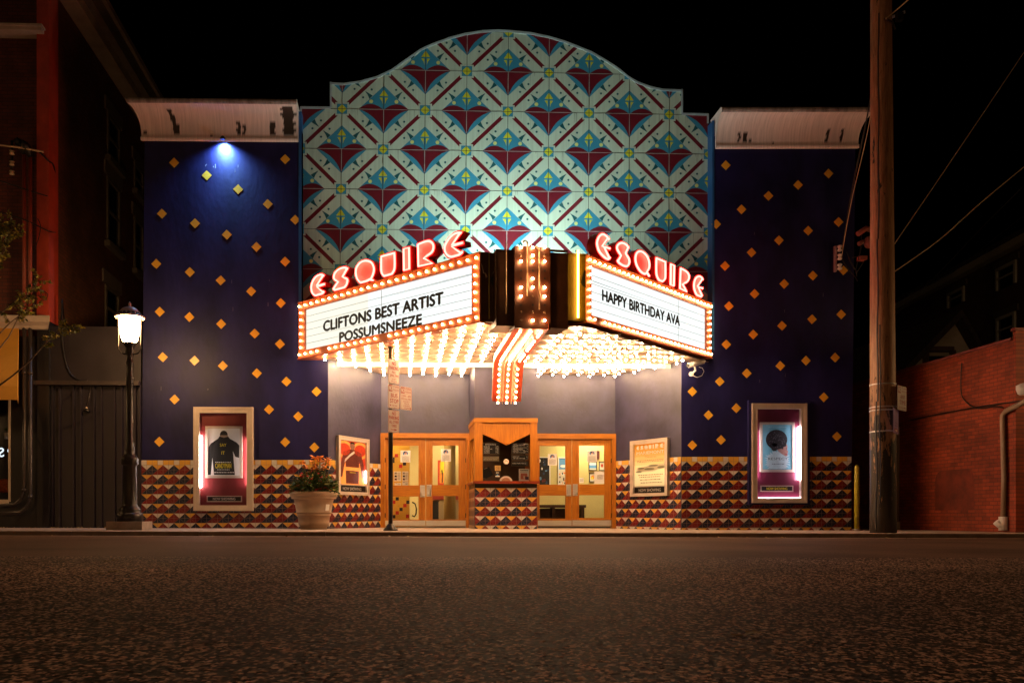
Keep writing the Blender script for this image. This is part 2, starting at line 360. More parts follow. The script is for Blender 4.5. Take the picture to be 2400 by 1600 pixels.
# planes of the place
FAC = Wall((0, 0), (1, 0))                    # facade of the two wings
PAN = Wall((0, 0.30), (1, 0))                 # patterned panel
DOOR = Wall((0, 2.0), (1, 0))                 # door wall
BOO = Wall((0, 0.40), (1, 0))                 # ticket booth front
SPL = wall2(onY(769, 1000, 0), onY(893, 1000, 2.0)); SPR = wall2(onY(1442, 1000, 2.0), onY(1597, 1000, 0))
tA = depthY(699, -0.05); A_ = atdepth(699, 842, tA); B_ = atdepth(1124.6, 751, tA / 1.239)
tD = depthY(1668, -0.05); D_ = atdepth(1668, 839, tD); C_ = atdepth(1374.7, 753, tD / 1.23)
SGL = wall2(A_, B_); SGR = wall2(C_, D_); NOS = wall2(B_, C_)
ZS = A_.z                                      # soffit height

# ================================================================== ground
def sheet(name, x0, x1, y0, y1, dz, m, nx=2):
    mb = MB()
    for i in range(nx):
        a, b = x0 + (x1 - x0) * i / nx, x0 + (x1 - x0) * (i + 1) / nx
        mb.face([(a, y0, gz(a) + dz), (b, y0, gz(b) + dz), (b, y1, gz(b) + dz), (a, y1, gz(a) + dz)], m)
    o = build(name, mb); o["kind"] = "structure"; return o
def make_road():
    """one road mesh: coarse sheets, and a gritty stone-scale relief on the worn lane nearest the viewer"""
    import numpy as np
    rs = np.random.RandomState(5); st = 0.0056; X0, X1, Y0, Y1 = -7.2, 4.0, -18.6, -11.9
    nx, ny = int((X1 - X0) / st), int((Y1 - Y0) / st)
    h = rs.rand(ny, nx) ** 1.5; big = rs.rand(ny, nx); big = (big + np.roll(big, 1, 0) + np.roll(big, 1, 1) + np.roll(np.roll(big, 1, 0), 1, 1)) / 4
    ky, kx = 3, 2; coarse = rs.rand(ny // ky + 3, nx // kx + 3)          # stones two cells wide, three deep, in a jittered bond
    jr = np.repeat(rs.randint(0, ky, nx // 2 + 1), 2)[:nx]; jc = np.repeat(rs.randint(0, kx, ny // ky + 2), ky)[:ny]
    c = coarse[(np.arange(ny)[:, None] + jr[None, :]) // ky, (np.arange(nx)[None, :] + jc[:, None]) // kx]
    hh = h * 0.0022 + (big - .5) * 0.002 + (c - .4) * 0.0024
    ex = np.minimum(np.arange(nx), np.arange(nx)[::-1]) / 60.0; ey = np.minimum(np.arange(ny), np.arange(ny)[::-1]) / 40.0
    far = np.clip(np.arange(ny)[::-1] * st / 2.6, 0, 1); fade = np.clip(np.minimum(ex[None, :], ey[:, None]), 0, 1) * far[:, None]; hh = hh * fade
    gf = np.clip(np.minimum(ex[None, :], ey[:, None]), 0, 1)
    xs = X0 + (X1 - X0) * np.arange(nx) / (nx - 1); ys = Y0 + (Y1 - Y0) * np.arange(ny) / (ny - 1); XX, YY = np.meshgrid(xs, ys)
    jit = (rs.rand(ny, nx) - .5) * st * .7 * fade; jit2 = (rs.rand(ny, nx) - .5) * st * .7 * fade
    co = np.stack([XX + jit, YY + jit2, -0.0036 * (XX + 8.5) - KH + hh], -1).reshape(-1, 3)
    tone = np.where(c > .84, .92, np.where(c > .62, .58, np.where(c > .34, .30, .07))) + (rs.rand(ny, nx) - .5) * .20; gr = np.clip(.44 + (tone - .44) * gf, .02, 1).reshape(-1)
    i = np.arange((ny - 1) * (nx - 1)); a = (i // (nx - 1)) * nx + i % (nx - 1); q = np.stack([a, a + 1, a + nx + 1, a + nx], 1)
    out = [(-60, -60), (60, -60), (60, SW_Y - .45), (-60, SW_Y - .45), (X0, Y0), (X1, Y0), (X1, Y1), (X0, Y1), (-60, Y1), (60, Y1), (-60, Y0), (60, Y0)]
    oc = np.array([(x, y, gz(x) - KH) for x, y in out]); b = len(co)
    oq = np.array([(0, 1, 11, 10), (10, 4, 7, 8), (5, 11, 9, 6), (8, 9, 2, 3)]) + b
    V_ = np.concatenate([co, oc]); Q = np.concatenate([q, oq]); go = np.full(len(oc), .5); go[2:4] = .37; go[8:10] = .44; go[6:8] = .44; G = np.concatenate([gr, go])
    me = bpy.data.meshes.new("road"); me.vertices.add(len(V_)); me.vertices.foreach_set("co", V_.astype(np.float32).ravel())
    me.loops.add(len(Q) * 4); me.loops.foreach_set("vertex_index", Q.astype(np.int32).ravel()); me.polygons.add(len(Q))
    me.polygons.foreach_set("loop_start", (np.arange(len(Q)) * 4).astype(np.int32)); me.update(calc_edges=True)
    mi = np.zeros(len(Q), np.int32); mi[-1] = 0; me.materials.append(M_ASPH); me.materials.append(mat("asphalt_fine", (0.090, 0.052, 0.035), 0.62, var=0.4, vscale=45, bump=0.35, bscale=110, spec=.3)); me.polygons.foreach_set("material_index", mi)
    at = me.attributes.new("grain", 'FLOAT', 'POINT'); at.data.foreach_set("value", G.astype(np.float32)); me.update()
    o = mkobj("road", me); o["kind"] = "structure"
make_road()
M_GUT = mat("gutter_concrete", (0.20, 0.125, 0.08), 0.7, var=0.25, vscale=3, bump=0.25, bscale=60)
sheet("gutter", -60, 60, SW_Y - 0.45, SW_Y, -KH + 0.004, M_GUT)
sheet("sidewalk", -60, 60, SW_Y + 0.16, 3.0, 0.0, M_SIDEW)
sheet("ground", -150, 150, 3.0, 260, -0.03, mat("back_lot", (0.06, 0.05, 0.04), 0.9, var=0.3))
mb = MB()
KX = [-60] + [-18 + 2.35 * k for k in range(15)] + [60]
for a, b in zip(KX[:-1], KX[1:]):
    b -= .014
    mb.hexa([(a, SW_Y, gz(a) - .2), (b, SW_Y, gz(b) - .2), (b, SW_Y + .156, gz(b) - .2), (a, SW_Y + .156, gz(a) - .2),
             (a, SW_Y + .02, gz(a) + .004), (b, SW_Y + .02, gz(b) + .004), (b, SW_Y + .156, gz(b) + .004), (a, SW_Y + .156, gz(a) + .004)],
            mat("kerb_stone", (0.20, 0.14, 0.10), 0.8, var=0.3, vscale=4, bump=0.3, bscale=40))
build("kerb", mb)["kind"] = "structure"

# ================================================================== cinema building
bld = empty("cinema_building", (0, 0, 0), "wide navy cinema with arched patterned front, tiled base and oak entrance doors", "cinema")
zb = -0.3
def wing(pxl, pxr, toppx, lean=0):
    """blue side wall of the facade from photo x pxl to pxr"""
    mb = MB(); ul, zt = FAC.uz(pxl[0], toppx[0]); ur, zt2 = FAC.uz(pxr[0], toppx[1]); ulb, _ = FAC.uz(pxl[1], 1236); urb, _ = FAC.uz(pxr[1], 1236)
    fr = [FAC.pt(ulb, zb), FAC.pt(urb, zb), FAC.pt(ur, zt2), FAC.pt(ul, zt)]
    mb.prism(fr, V((0, 0.9, 0)), M_NAVY); return mb
# left wing with the lower piece that runs on under the marquee
mb = wing((339, 331), (707, 707), (300, 305))
u0, z0 = FAC.uz(707, 900); u1, z1 = FAC.uz(769, 836)
mb.prism([FAC.pt(u0, zb), FAC.pt(u1, zb), FAC.pt(u1, z1), FAC.pt(u0, z1)], V((0, 0.25, 0)), M_NAVY)
wing_l = build("wing_wall", mb, bld)
mb = wing((1671, 1671), (2005, 1995), (320, 320))
u0, z0 = FAC.uz(1597, 900); u1, z1 = FAC.uz(1671, 836)
mb.prism([FAC.pt(u0, zb), FAC.pt(u1, zb), FAC.pt(u1, z1), FAC.pt(u0, z1)], V((0, 0.25, 0)), M_NAVY)
wing_r = build("wing_wall", mb, bld)
mb = MB()   # blue pilaster edges beside the patterned panel
u0, zt = FAC.uz(1660, 283); u1, _ = FAC.uz(1671, 283)
mb.wbox(FAC, FAC.uz(1671, 400)[0] - .02, FAC.uz(1671, 400)[0] + .03, 4.3, zt, -0.3, 0.012, M_BLUEEDGE)
build("edge_trim", mb, bld); mb = MB(); u0, zt2 = FAC.uz(700, 262)
mb.wbox(FAC, FAC.uz(700, 400)[0], FAC.uz(707, 400)[0], 4.3, zt2, -0.29, 0.012, M_BLUEEDGE)
build("edge_trim", mb, bld)
# body of the building behind
mb = MB(); mb.box(FAC.uz(339, 900)[0] + .05, FAC.uz(1990, 900)[0], 0.9, 24, 2.9 + 1.2, 9.6, mat("rear_brick", (0.10, 0.06, 0.05), 0.9, var=0.3))
mb.box(FAC.uz(339, 900)[0] + .05, FAC.uz(769, 900)[0], 0.9, 24, zb, 4.1, MATS["rear_brick"]); mb.box(FAC.uz(1597, 900)[0] + .05, FAC.uz(1990, 900)[0], 0.9, 24, zb, 4.1, MATS["rear_brick"])
build("rear_block", mb, bld)

DL = [(400,374),(475,403),(547,435),(615,469),(655,366),(678,505),(372,491),(448,513),(521,539),(589,567),(655,601),(359,606),(436,625),(507,644),(577,669),(645,696),(367,716),(435,728),(508,744),(585,766),(643,790),(374,820),(447,828),(512,840),(590,857),(658,876),(727,899),(401,917),(618,940),(685,956),(366,1014),(655,1015),(722,1027)]
DR = [(1667,380),(1903,399),(1833,425),(1765,450),(1703,481),(1645,515),(1926,510),(1856,530),(1789,552),(1726,580),(1665,611),(1867,633),(1801,652),(1733,675),(1674,703),(1937,621),(1932,722),(1865,733),(1796,748),(1730,768),(1668,791),(1918,821),(1851,828),(1792,840),(1715,857),(1653,876),(1590,899),(1892,912),(1691,937),(1627,953),(1922,1002),(1656,1010),(1590,1022)]
mb = MB(); h = 0.118; q = [(0, -h), (h, 0), (0, h), (-h, 0)]
mb.prism([V((x, -0.007, z)) for x, z in q], V((0, 0.007, 0)), M_DIAM)
dm = None
for lst, par in ((DL, wing_l), (DR, wing_r)):
    for i, (x, y) in enumerate(lst):
        p = FAC.P(x / 0.98, y / 0.98)
        if dm is None: d = build("diamond_tile", mb, par); dm = d.data
        else: d = mkobj("diamond_tile", dm, par)
        d.location = (p.x, 0, p.z); d.rotation_euler = (0, radians(random.uniform(-2.5, 2.5)), 0)

# chips where the navy paint has come off
M_CHIP = mat("paint_chip", (.14, .13, .19), .8)
rg = random.Random(17)
for par, boxes in ((wing_l, ((478, 372, 486, 392), (500, 384, 510, 402), (545, 388, 560, 400), (380, 690, 640, 800), (420, 620, 680, 660), (360, 850, 700, 930))), (wing_r, ((1720, 500, 1900, 560), (1700, 640, 1950, 800), (1690, 860, 1950, 930)))):
    mb = MB()
    for bx in boxes:
        for k in range(2):
            p_ = FAC.P(rg.uniform(bx[0], bx[2]), rg.uniform(bx[1], bx[3])); w_, h_ = rg.uniform(.004, .012), rg.uniform(.01, .06)
            mb.face([p_ + V((-w_, -.003, -h_)), p_ + V((w_, -.003, -h_ * .6)), p_ + V((w_ * .5, -.003, h_)), p_ + V((-w_ * .8, -.003, h_ * .7))], M_CHIP)
    build("paint_chips", mb, par, False, False)["kind"] = "stuff"

# ---- coved cornices with flaking paint
def cornice(xl, xr, yb, miter_left, miter_right, flakes, seed):
    rnd = random.Random(seed)
    u0, z0 = FAC.uz(xl, yb[0]); u1, z0b = FAC.uz(xr, yb[1]); H = 0.80
    prof = [(0.03, -0.02), (0.07, -0.02), (0.07, 0.07), (0.05, 0.09)] + [(0.05 + 0.36 * (1 - cos(a)) ** 1.0, 0.09 + (H - 0.20) * sin(a) ** 1.0) for a in [i * (pi / 2) / 12 for i in range(1, 13)]] + [(0.43, H - 0.10), (0.45, H - 0.05), (0.43, H), (0.36, H + 0.03), (-0.3, H + 0.03)]
    N = 260; me = bpy.data.meshes.new("cornice"); vs = []; fk = []; fs = []; mi = []
    for i in range(N + 1):
        s = i / N
        for j, (o, z) in enumerate(prof):
            a = u0 - (o * 0.62 if miter_left else 0); b = u1 + (o * 0.62 if miter_right else 0)
            u = a + (b - a) * s; zz = z0 + (z0b - z0) * s + z; vs.append(FAC.pt(u, zz, o))
            f = 0.0
            for (fx, f0, f1, wd) in flakes:
                dx = abs(s - fx + 0.004 * sin(z * 37 + fx * 50) + 0.003 * sin(z * 91)); rag = 0.55 + 0.45 * sin(z * 60 + fx * 99) * sin(z * 23 + 1)
                if f0 <= z / H <= f1 and dx < wd * (0.45 + 0.55 * rag): f = 1.0
            fk.append(f)
    n = len(prof)
    for i in range(N):
        for j in range(n - 1):
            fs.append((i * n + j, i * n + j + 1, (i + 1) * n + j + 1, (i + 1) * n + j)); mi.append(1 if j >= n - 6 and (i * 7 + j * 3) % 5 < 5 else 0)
    fs.append(tuple(range(n))); fs.append(tuple(N * n + j for j in range(n))[::-1]); mi += [0, 0]
    me.from_pydata([tuple(p) for p in vs], [], fs); me.materials.append(M_CORN); me.materials.append(M_CORNL)
    me.polygons.foreach_set("material_index", mi); me.polygons.foreach_set("use_smooth", [True] * (len(fs) - 2) + [False, False])
    at = me.attributes.new("flake", 'FLOAT', 'POINT'); at.data.foreach_set("value", fk)
    o = mkobj("cornice", me, bld); return o
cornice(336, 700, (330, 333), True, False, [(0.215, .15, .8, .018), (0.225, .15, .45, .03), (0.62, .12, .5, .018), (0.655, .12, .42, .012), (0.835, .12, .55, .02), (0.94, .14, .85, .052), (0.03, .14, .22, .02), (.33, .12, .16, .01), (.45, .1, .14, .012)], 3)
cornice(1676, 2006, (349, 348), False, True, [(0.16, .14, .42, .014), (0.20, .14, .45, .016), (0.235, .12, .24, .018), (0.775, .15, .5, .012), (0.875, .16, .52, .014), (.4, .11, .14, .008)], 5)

# ---- patterned panel with arched top
COLS = [704.3, 801.8, 899.3, 996.4, 1093.5, 1190.2, 1286.2, 1380.4, 1474.9, 1568.3, 1661.5]
def node(i, j):
    k = min(max(int(math.floor(i + 1)), 0), 9); fx = i + 1 - k; x = COLS[k] + (COLS[k + 1] - COLS[k]) * fx; t = i / 8
    x += (-1.2 + 0.8 * t) * j; y = (255.8 + 93.8 * j) * (1 - t) + (268.9 + 91.9 * j) * t
    return PAN.uz(x, y)
TOP = [(707, 252), (775.3, 252.5), (775.31, 195.5), (805.5, 197.3), (843.6, 191.8), (883.6, 180.9), (916.4, 165.6), (956.4, 137.3), (985.5, 117.3), (1014.5, 103.8), (1050.9, 90.7), (1090.9, 79.8), (1130.9, 74), (1167.3, 72), (1196.4, 73.6), (1243.6, 78.4), (1283.6, 86.4), (1323.6, 98), (1349, 108.2), (1385.5, 122.7), (1421.8, 143.8), (1450.9, 162.7), (1472.7, 180.9), (1494.5, 193.6), (1523.6, 204.5), (1552.7, 210.7), (1598, 212.5), (1598.01, 267), (1659, 268.5)]
TOPW = [PAN.uz(x, y) for x, y in TOP]
UL, UR = PAN.uz(704, 600)[0], PAN.uz(1660, 600)[0]
ZPB = 3.9
TOPW[0] = (UL, TOPW[0][1]); TOPW[-1] = (UR, TOPW[-1][1])
def clip_half(poly, f):
    out = []
    for i in range(len(poly)):
        a, b = poly[i - 1], poly[i]; fa, fb = f(a), f(b)
        if fa * fb < 0: t = fa / (fa - fb); out.append((a[0] + (b[0] - a[0]) * t, a[1] + (b[1] - a[1]) * t))
        if fb >= 0: out.append(b)
    return out
def clip_panel(poly):
    xs = [p[0] for p in poly]; ys = [p[1] for p in poly]
    if max(ys) < TOPW[0][1] - .02 and min(xs) > UL and max(xs) < UR: return [poly]
    res = []
    for (xa, za), (xb, zb_) in zip(TOPW[:-1], TOPW[1:]):
        if xb - xa < 0.002 or xb < min(xs) or xa > max(xs): continue
        p = clip_half(poly, lambda q: q[0] - xa); p = clip_half(p, lambda q: xb - q[0]) if len(p) > 2 else p
        if len(p) > 2: p = clip_half(p, lambda q: za + (zb_ - za) * (q[0] - xa) / (xb - xa) - q[1])
        if len(p) > 2: res.append(p)
    return res
pm = MB()
pm.face([PAN.pt(UL, ZPB), PAN.pt(UR, ZPB)] + [PAN.pt(u, z) for u, z in TOPW[::-1]], M_PBG)
def pat(ci, cj, pts, lay, m):
    poly = []
    for dx, dy in pts: poly.append(node(ci + dx, cj - dy))
    for p in clip_panel(poly): pm.face([PAN.pt(u, z, 0.0015 * lay) for u, z in p], m)
def circ(x, y, r, n=14): return [(x + r * cos(2 * pi * k / n), y + r * sin(2 * pi * k / n)) for k in range(n)]
hump = [(-.605, .0), (-.54, .055), (-.47, .098), (-.40, .125), (-.31, .137), (-.22, .122), (-.13, .085), (-.06, .04), (0, -.005)]
hump_r = [(-x, y) for x, y in hump[::-1]][1:]
lowr = [(.58, -.012), (.50, -.035), (.41, -.08), (.33, -.135), (.25, -.20), (.18, -.27), (.12, -.35), (.07, -.43), (.03, -.52), (0, -.60)]
for j in range(-2, 6):
    for i in range(-1, 10):
        if (i + j) % 2 == 0:          # yellow square on a blue field, and the four maroon bars that leave it
            pat(i, j, [(-.165, -.165), (.165, -.165), (.165, .165), (-.165, .165)], 3, M_PBG)
            pat(i, j, [(-.125, -.125), (.125, -.125), (.125, .125), (-.125, .125)], 4, M_PBLUE)
            pat(i, j, [(-.118, 0), (0, -.118), (.118, 0), (0, .118)], 5, M_PYEL)
            for sx in (1, -1):        # bars down-right and down-left to the next squares
                pat(i, j, [(sx * a, -b) for a, b in ((.10, .165), (.165, .165), (.165, .10), (.90, .835), (.835, .835), (.835, .90))], 1, M_PRED)
        else:
            pat(i, j, [(-.605, 0), (0, -.60), (.605, 0), (0, .595)], 1, M_PBLUE)
            pat(i, j, hump + hump_r + lowr + [(-x, y) for x, y in lowr[::-1]][1:], 2, M_PRED)
            pat(i, j, [(0, .5), (-.107, .338), (.107, .338)], 2, M_PYEL)
            for s in (1, -1):
                pat(i, j, [(s * .107, .297), (s * .03, .297), (s * .03, .135), (s * .05, .215)], 2, M_PYEL)
                pat(i, j, circ(s * .305, .2, .047), 3, M_PPALE)
                for t in (1, -1):
                    pat(i, j, [(s * .455, t * .46), (s * .385, t * .355), (s * .347, t * .260), (s * .267, t * .342), (s * .345, t * .395)], 2, M_PTEAL)
                    pat(i, j, circ(s * .294, t * .497, .027, 10), 3, M_PTEAL); pat(i, j, circ(s * .497, t * .297, .027, 10), 3, M_PTEAL)
for j in range(-2, 6):
    pat(0, j, [(-1.1, .006), (9.2, .006), (9.2, -.006), (-1.1, -.006)], 6, M_PSEAM)
for i in range(0, 9): pat(i, 0, [(-.006, 2.4), (.006, 2.4), (.006, -5.5), (-.006, -5.5)], 6, M_PSEAM)
for j in range(-2, 6):
    for i in range(-1, 10):
        if (i + j) % 2: pat(i, j, [(-.58, .008), (.58, .008), (.58, -.008), (-.58, -.008)], 7, M_PSEAML); pat(i, j, [(-.008, 0), (.008, 0), (.008, -.56), (-.008, -.56)], 7, M_PSEAML)
M_GRIME = mat("panel_grime", (0.33, 0.41, 0.34), .6, var=.3, vscale=9)
rg = random.Random(13)
for k in range(420):
    j = rg.randint(-2, 5); x = rg.uniform(-.9, 9.1); L = rg.choice((.08, .12, .2, .3, .45)) * rg.uniform(.6, 1.2); w_ = rg.uniform(.003, .009)
    pat(x, j, [(-w_, 0), (w_, 0), (w_ * .4, -L), (-w_ * .4, -L)], .5, M_GRIME)
build("patterned_panel", pm, bld, merge=False, recalc=False)
mb = MB()   # metal flashing along the arched top
for (ua, za), (ub, zb2) in zip(TOPW[:-1], TOPW[1:]):
    if abs(ub - ua) < .002: mb.wbox(PAN, ua - .02, ua + .02, min(za, zb2), max(za, zb2) + .02, -.25, .03, M_FLASH); continue
    p = [PAN.pt(ua, za - .035, .03), PAN.pt(ub, zb2 - .035, .03), PAN.pt(ub, zb2 + .012, .03), PAN.pt(ua, za + .012, .03)]
    mb.prism(p, V((0, .4, 0)), M_FLASH)
mb.wbox(PAN, UL - .005, UL + .035, TOPW[0][1] - 0.22, TOPW[0][1], 0, .031, M_FLASH); mb.wbox(PAN, UR - .035, UR + .005, TOPW[-1][1] - .22, TOPW[-1][1], 0, .031, M_FLASH)
build("flashing", mb, bld)

# ---- tiled wainscot
def tiles(W, u0, u1, za, zb_, phase=0, skipcap=False, off=0.012, bottom=-0.2):
    mb = MB(); T, R = 0.1275, 0.1145; n = int(math.ceil((u1 - u0) / T)); g = 0.0035
    mb.face([W.pt(u0, bottom, off - .004), W.pt(u1, bottom, off - .004), W.pt(u1, zb_, off - .004), W.pt(u0, za, off - .004)], M_GROUT)
    def tri(pts, m):
        cx = sum(p[0] for p in pts) / len(pts); cz = sum(p[1] for p in pts) / len(pts); q = []
        for x, z in pts:
            dx, dz = cx - x, cz - z; L = max(1e-6, sqrt(dx * dx + dz * dz)); k = g * (1.5 if len(pts) == 3 else 1.4) / L; x2, z2 = x + dx * k, z + dz * k
            q.append((x2, z2))
        q = clip_half(q, lambda p: u1 - p[0]); 
        if len(q) > 2: mb.face([W.pt(x, z, off) for x, z in q], m)
    for c in range(n):
        ua, ub = u0 + c * T, u0 + (c + 1) * T; z = za + (zb_ - za) * ((ua - u0) / max(.01, u1 - u0)); cc = c + phase
        if not skipcap:
            tri([(ua, z - R), (ub, z - R), (ub, z), (ua, z)], M_TW if cc % 3 == 0 else M_TY); z -= R
        for r in range(8 if not skipcap else 5):
            k = (cc + 2 * r) % 4; up = z - 2 * R * r; mid = up - R; lo = up - 2 * R
            if lo < -.45: break
            A, B = (M_TW, M_TY)
            if k == 0: tri([(ua, up), (ub, up), (ub, mid)], A); tri([(ua, up), (ub, mid), (ua, mid)], M_TR); tri([(ua, mid), (ub, mid), (ua, lo)], M_TR); tri([(ub, mid), (ub, lo), (ua, lo)], M_TB)
            if k == 1: tri([(ua, up), (ub, up), (ua, mid)], A); tri([(ub, up), (ub, mid), (ua, mid)], M_TB); tri([(ua, mid), (ub, mid), (ub, lo)], M_TB); tri([(ua, mid), (ub, lo), (ua, lo)], M_TB)
            if k == 2: tri([(ua, up), (ub, up), (ub, mid)], B); tri([(ua, up), (ub, mid), (ua, mid)], M_TB); tri([(ua, mid), (ub, mid), (ua, lo)], M_TB); tri([(ub, mid), (ub, lo), (ua, lo)], M_TR)
            if k == 3: tri([(ua, up), (ub, up), (ua, mid)], B); tri([(ub, up), (ub, mid), (ua, mid)], M_TR); tri([(ua, mid), (ub, mid), (ub, lo)], M_TR); tri([(ua, mid), (ub, lo), (ua, lo)], M_TR)
    return mb
ul, zl = FAC.uz(331.5, 1078); ur, zr = FAC.uz(769, 1077)
build("tile_wainscot", tiles(FAC, ul, ur, zl, zr, 0), bld, False, False)
ul, zl3 = FAC.uz(1597, 1070); ur, zr3 = FAC.uz(1995, 1069.5)
build("tile_wainscot", tiles(FAC, ul, ur, zl3, zr3, 1), bld, False, False)
LSPL = (onY(893, 1000, 2.0) - onY(769, 1000, 0)); LS = V((LSPL.x, LSPL.y)).length
LSPR = (onY(1597, 1000, 0) - onY(1442, 1000, 2.0)); LR = V((LSPR.x, LSPR.y)).length
mb = tiles(SPL, 0.012, LS, zr, SPL.uz(890, 1087)[1], 1); build("tile_wainscot", mb, bld, False, False)
mb = tiles(SPR, 0, LR - .012, SPR.uz(1444, 1080)[1], zl3, 2); build("tile_wainscot", mb, bld, False, False)

# ---- recessed entrance walls
ZC = ZS + 0.05
mb = MB()
mb.prism([SPL.pt(0.0, zb), SPL.pt(LS, zb), SPL.pt(LS, ZC), SPL.pt(0, ZC)], -SPL.n * .2, M_LAV)
mb.prism([SPR.pt(0, zb), SPR.pt(LR, zb), SPR.pt(LR, ZC), SPR.pt(0, ZC)], -SPR.n * .2, M_LAV)
zhead = DOOR.uz(1000, 1015)[1]
DL0, DL1 = DOOR.uz(892, 1000)[0], DOOR.uz(1103, 1000)[0]; DR0, DR1 = DOOR.uz(1258, 1000)[0], DOOR.uz(1443, 1000)[0]
mb.wbox(DOOR, DL0 - .05, DL1 + .3, zhead, ZC, -.2, 0, M_LAV); mb.wbox(DOOR, DR0 - .3, DR1 + .05, zhead, ZC, -.2, 0, M_LAV)
build("entrance_wall", mb, bld)
BU0, BU1 = BOO.uz(1112.6, 1000)[0], BOO.uz(1259, 1000)[0]; zbt = BOO.uz(1180, 979.5)[1]
BACK = DOOR.p.y - BOO.p.y
# ticket booth
mb = MB(); mb.wbox(BOO, BU0, BU1, zbt, ZC, -BACK, 0, M_LAV); booth = build("ticket_booth", mb, bld)
mb = MB()
c0, c1 = BOO.uz(1131, 1000)[0], BOO.uz(1243, 1000)[0]; zct = BOO.uz(1180, 1127)[1]; zcb = BOO.uz(1180, 1133)[1]; zhd = BOO.uz(1180, 989.5)[1]
mb.wbox(BOO, BU0, c0, zct, zhd, -.12, .01, M_WOOD); mb.wbox(BOO, c1, BU1, zct, zhd, -.12, .01, M_WOOD); mb.wbox(BOO, BU0 - .01, BU1 + .01, zhd, zbt, -.14, .025, M_WOODH)
# side frame facing left
mb.box(BU0, BU0 + .1, BOO.p.y + .13, BOO.p.y + .30, zct, zhd, M_WOOD); mb.box(BU0, BU0 + .1, DOOR.p.y - .25, DOOR.p.y - .02, zct, zhd, M_WOOD)
mb.box(BU0, BU0 + .1, BOO.p.y + .3, DOOR.p.y - .25, zhd - .35, zhd, M_WOOD); mb.box(BU0 - .02, BU0 + .1, BOO.p.y + .14, DOOR.p.y, zhd, zbt, M_WOODH)
mb.box(BU1 - .1, BU1, BOO.p.y + .13, DOOR.p.y - .02, zct, zhd, M_WOOD)
build("booth_frame", mb, booth)
mb = MB(); vl = BOO.uz(1131, 1016)[1]; vm = BOO.uz(1187, 1043)[1]; um = BOO.uz(1187, 1000)[0]
mb.prism([BOO.pt(c0, vl, -.02), BOO.pt(um, vm, -.02), BOO.pt(c1, vl, -.02), BOO.pt(c1, zhd, -.02), BOO.pt(c0, zhd, -.02)], V((0, .05, 0)), M_WOOD)
mb.prism([BOO.pt(c0, vl, .012), BOO.pt(um, vm, .012), BOO.pt(um, vm + .03, .012), BOO.pt(c0, vl + .03, .012)], V((0, .05, 0)), M_WOODH)
mb.prism([BOO.pt(um, vm, .012), BOO.pt(c1, vl, .012), BOO.pt(c1, vl + .03, .012), BOO.pt(um, vm + .03, .012)], V((0, .05, 0)), M_WOODH)
build("valance", mb, booth)
mb = MB(); mb.wbox(BOO, BU0 - .05, BU1 + .04, zcb, zct, -.2, .14, mat("counter_red", (0.20, 0.03, 0.012), 0.3, var=0.2))
mb.box(BU0 - .05, BU0 + .1, BOO.p.y + .2, DOOR.p.y - .02, zcb, zct, MATS["counter_red"]); build("counter", mb, booth)
zap = BOO.uz(1180, 1143)[1]
mb = MB(); mb.wbox(BOO, BU0, BU1, zb, zcb, -BACK, 0, mat("apron_black", (0.012, 0.008, 0.008), 0.4)); build("apron", mb, booth)
build("tile_wainscot", tiles(BOO, BU0, BU1, zap, zap, 2, True), booth, False, False)
SID = Wall((BU0, DOOR.p.y), (0, -1)); build("tile_wainscot", tiles(SID, 0.02, BACK, zap, zap, 0, True), booth, False, False)
mb = MB(); mb.wbox(BOO, c0, c1, zct, vl, -.09, -.085, M_GLASS); build("window_pane", mb, booth)
mb = MB(); IB = mat("booth_brown", (0.09, 0.045, 0.02), 0.7, var=0.2)
mb.face([BOO.pt(BU0 + .1, zct - .1, -1.3), BOO.pt(BU1 - .1, zct - .1, -1.3), BOO.pt(BU1 - .1, zhd, -1.3), BOO.pt(BU0 + .1, zhd, -1.3)], IB)
mb.face([BOO.pt(BU0 + .1, zct - .02, -.2), BOO.pt(BU1 - .1, zct - .02, -.2), BOO.pt(BU1 - .1, zct - .02, -1.3), BOO.pt(BU0 + .1, zct - .02, -1.3)], IB)
build("booth_interior", mb, booth, recalc=False)

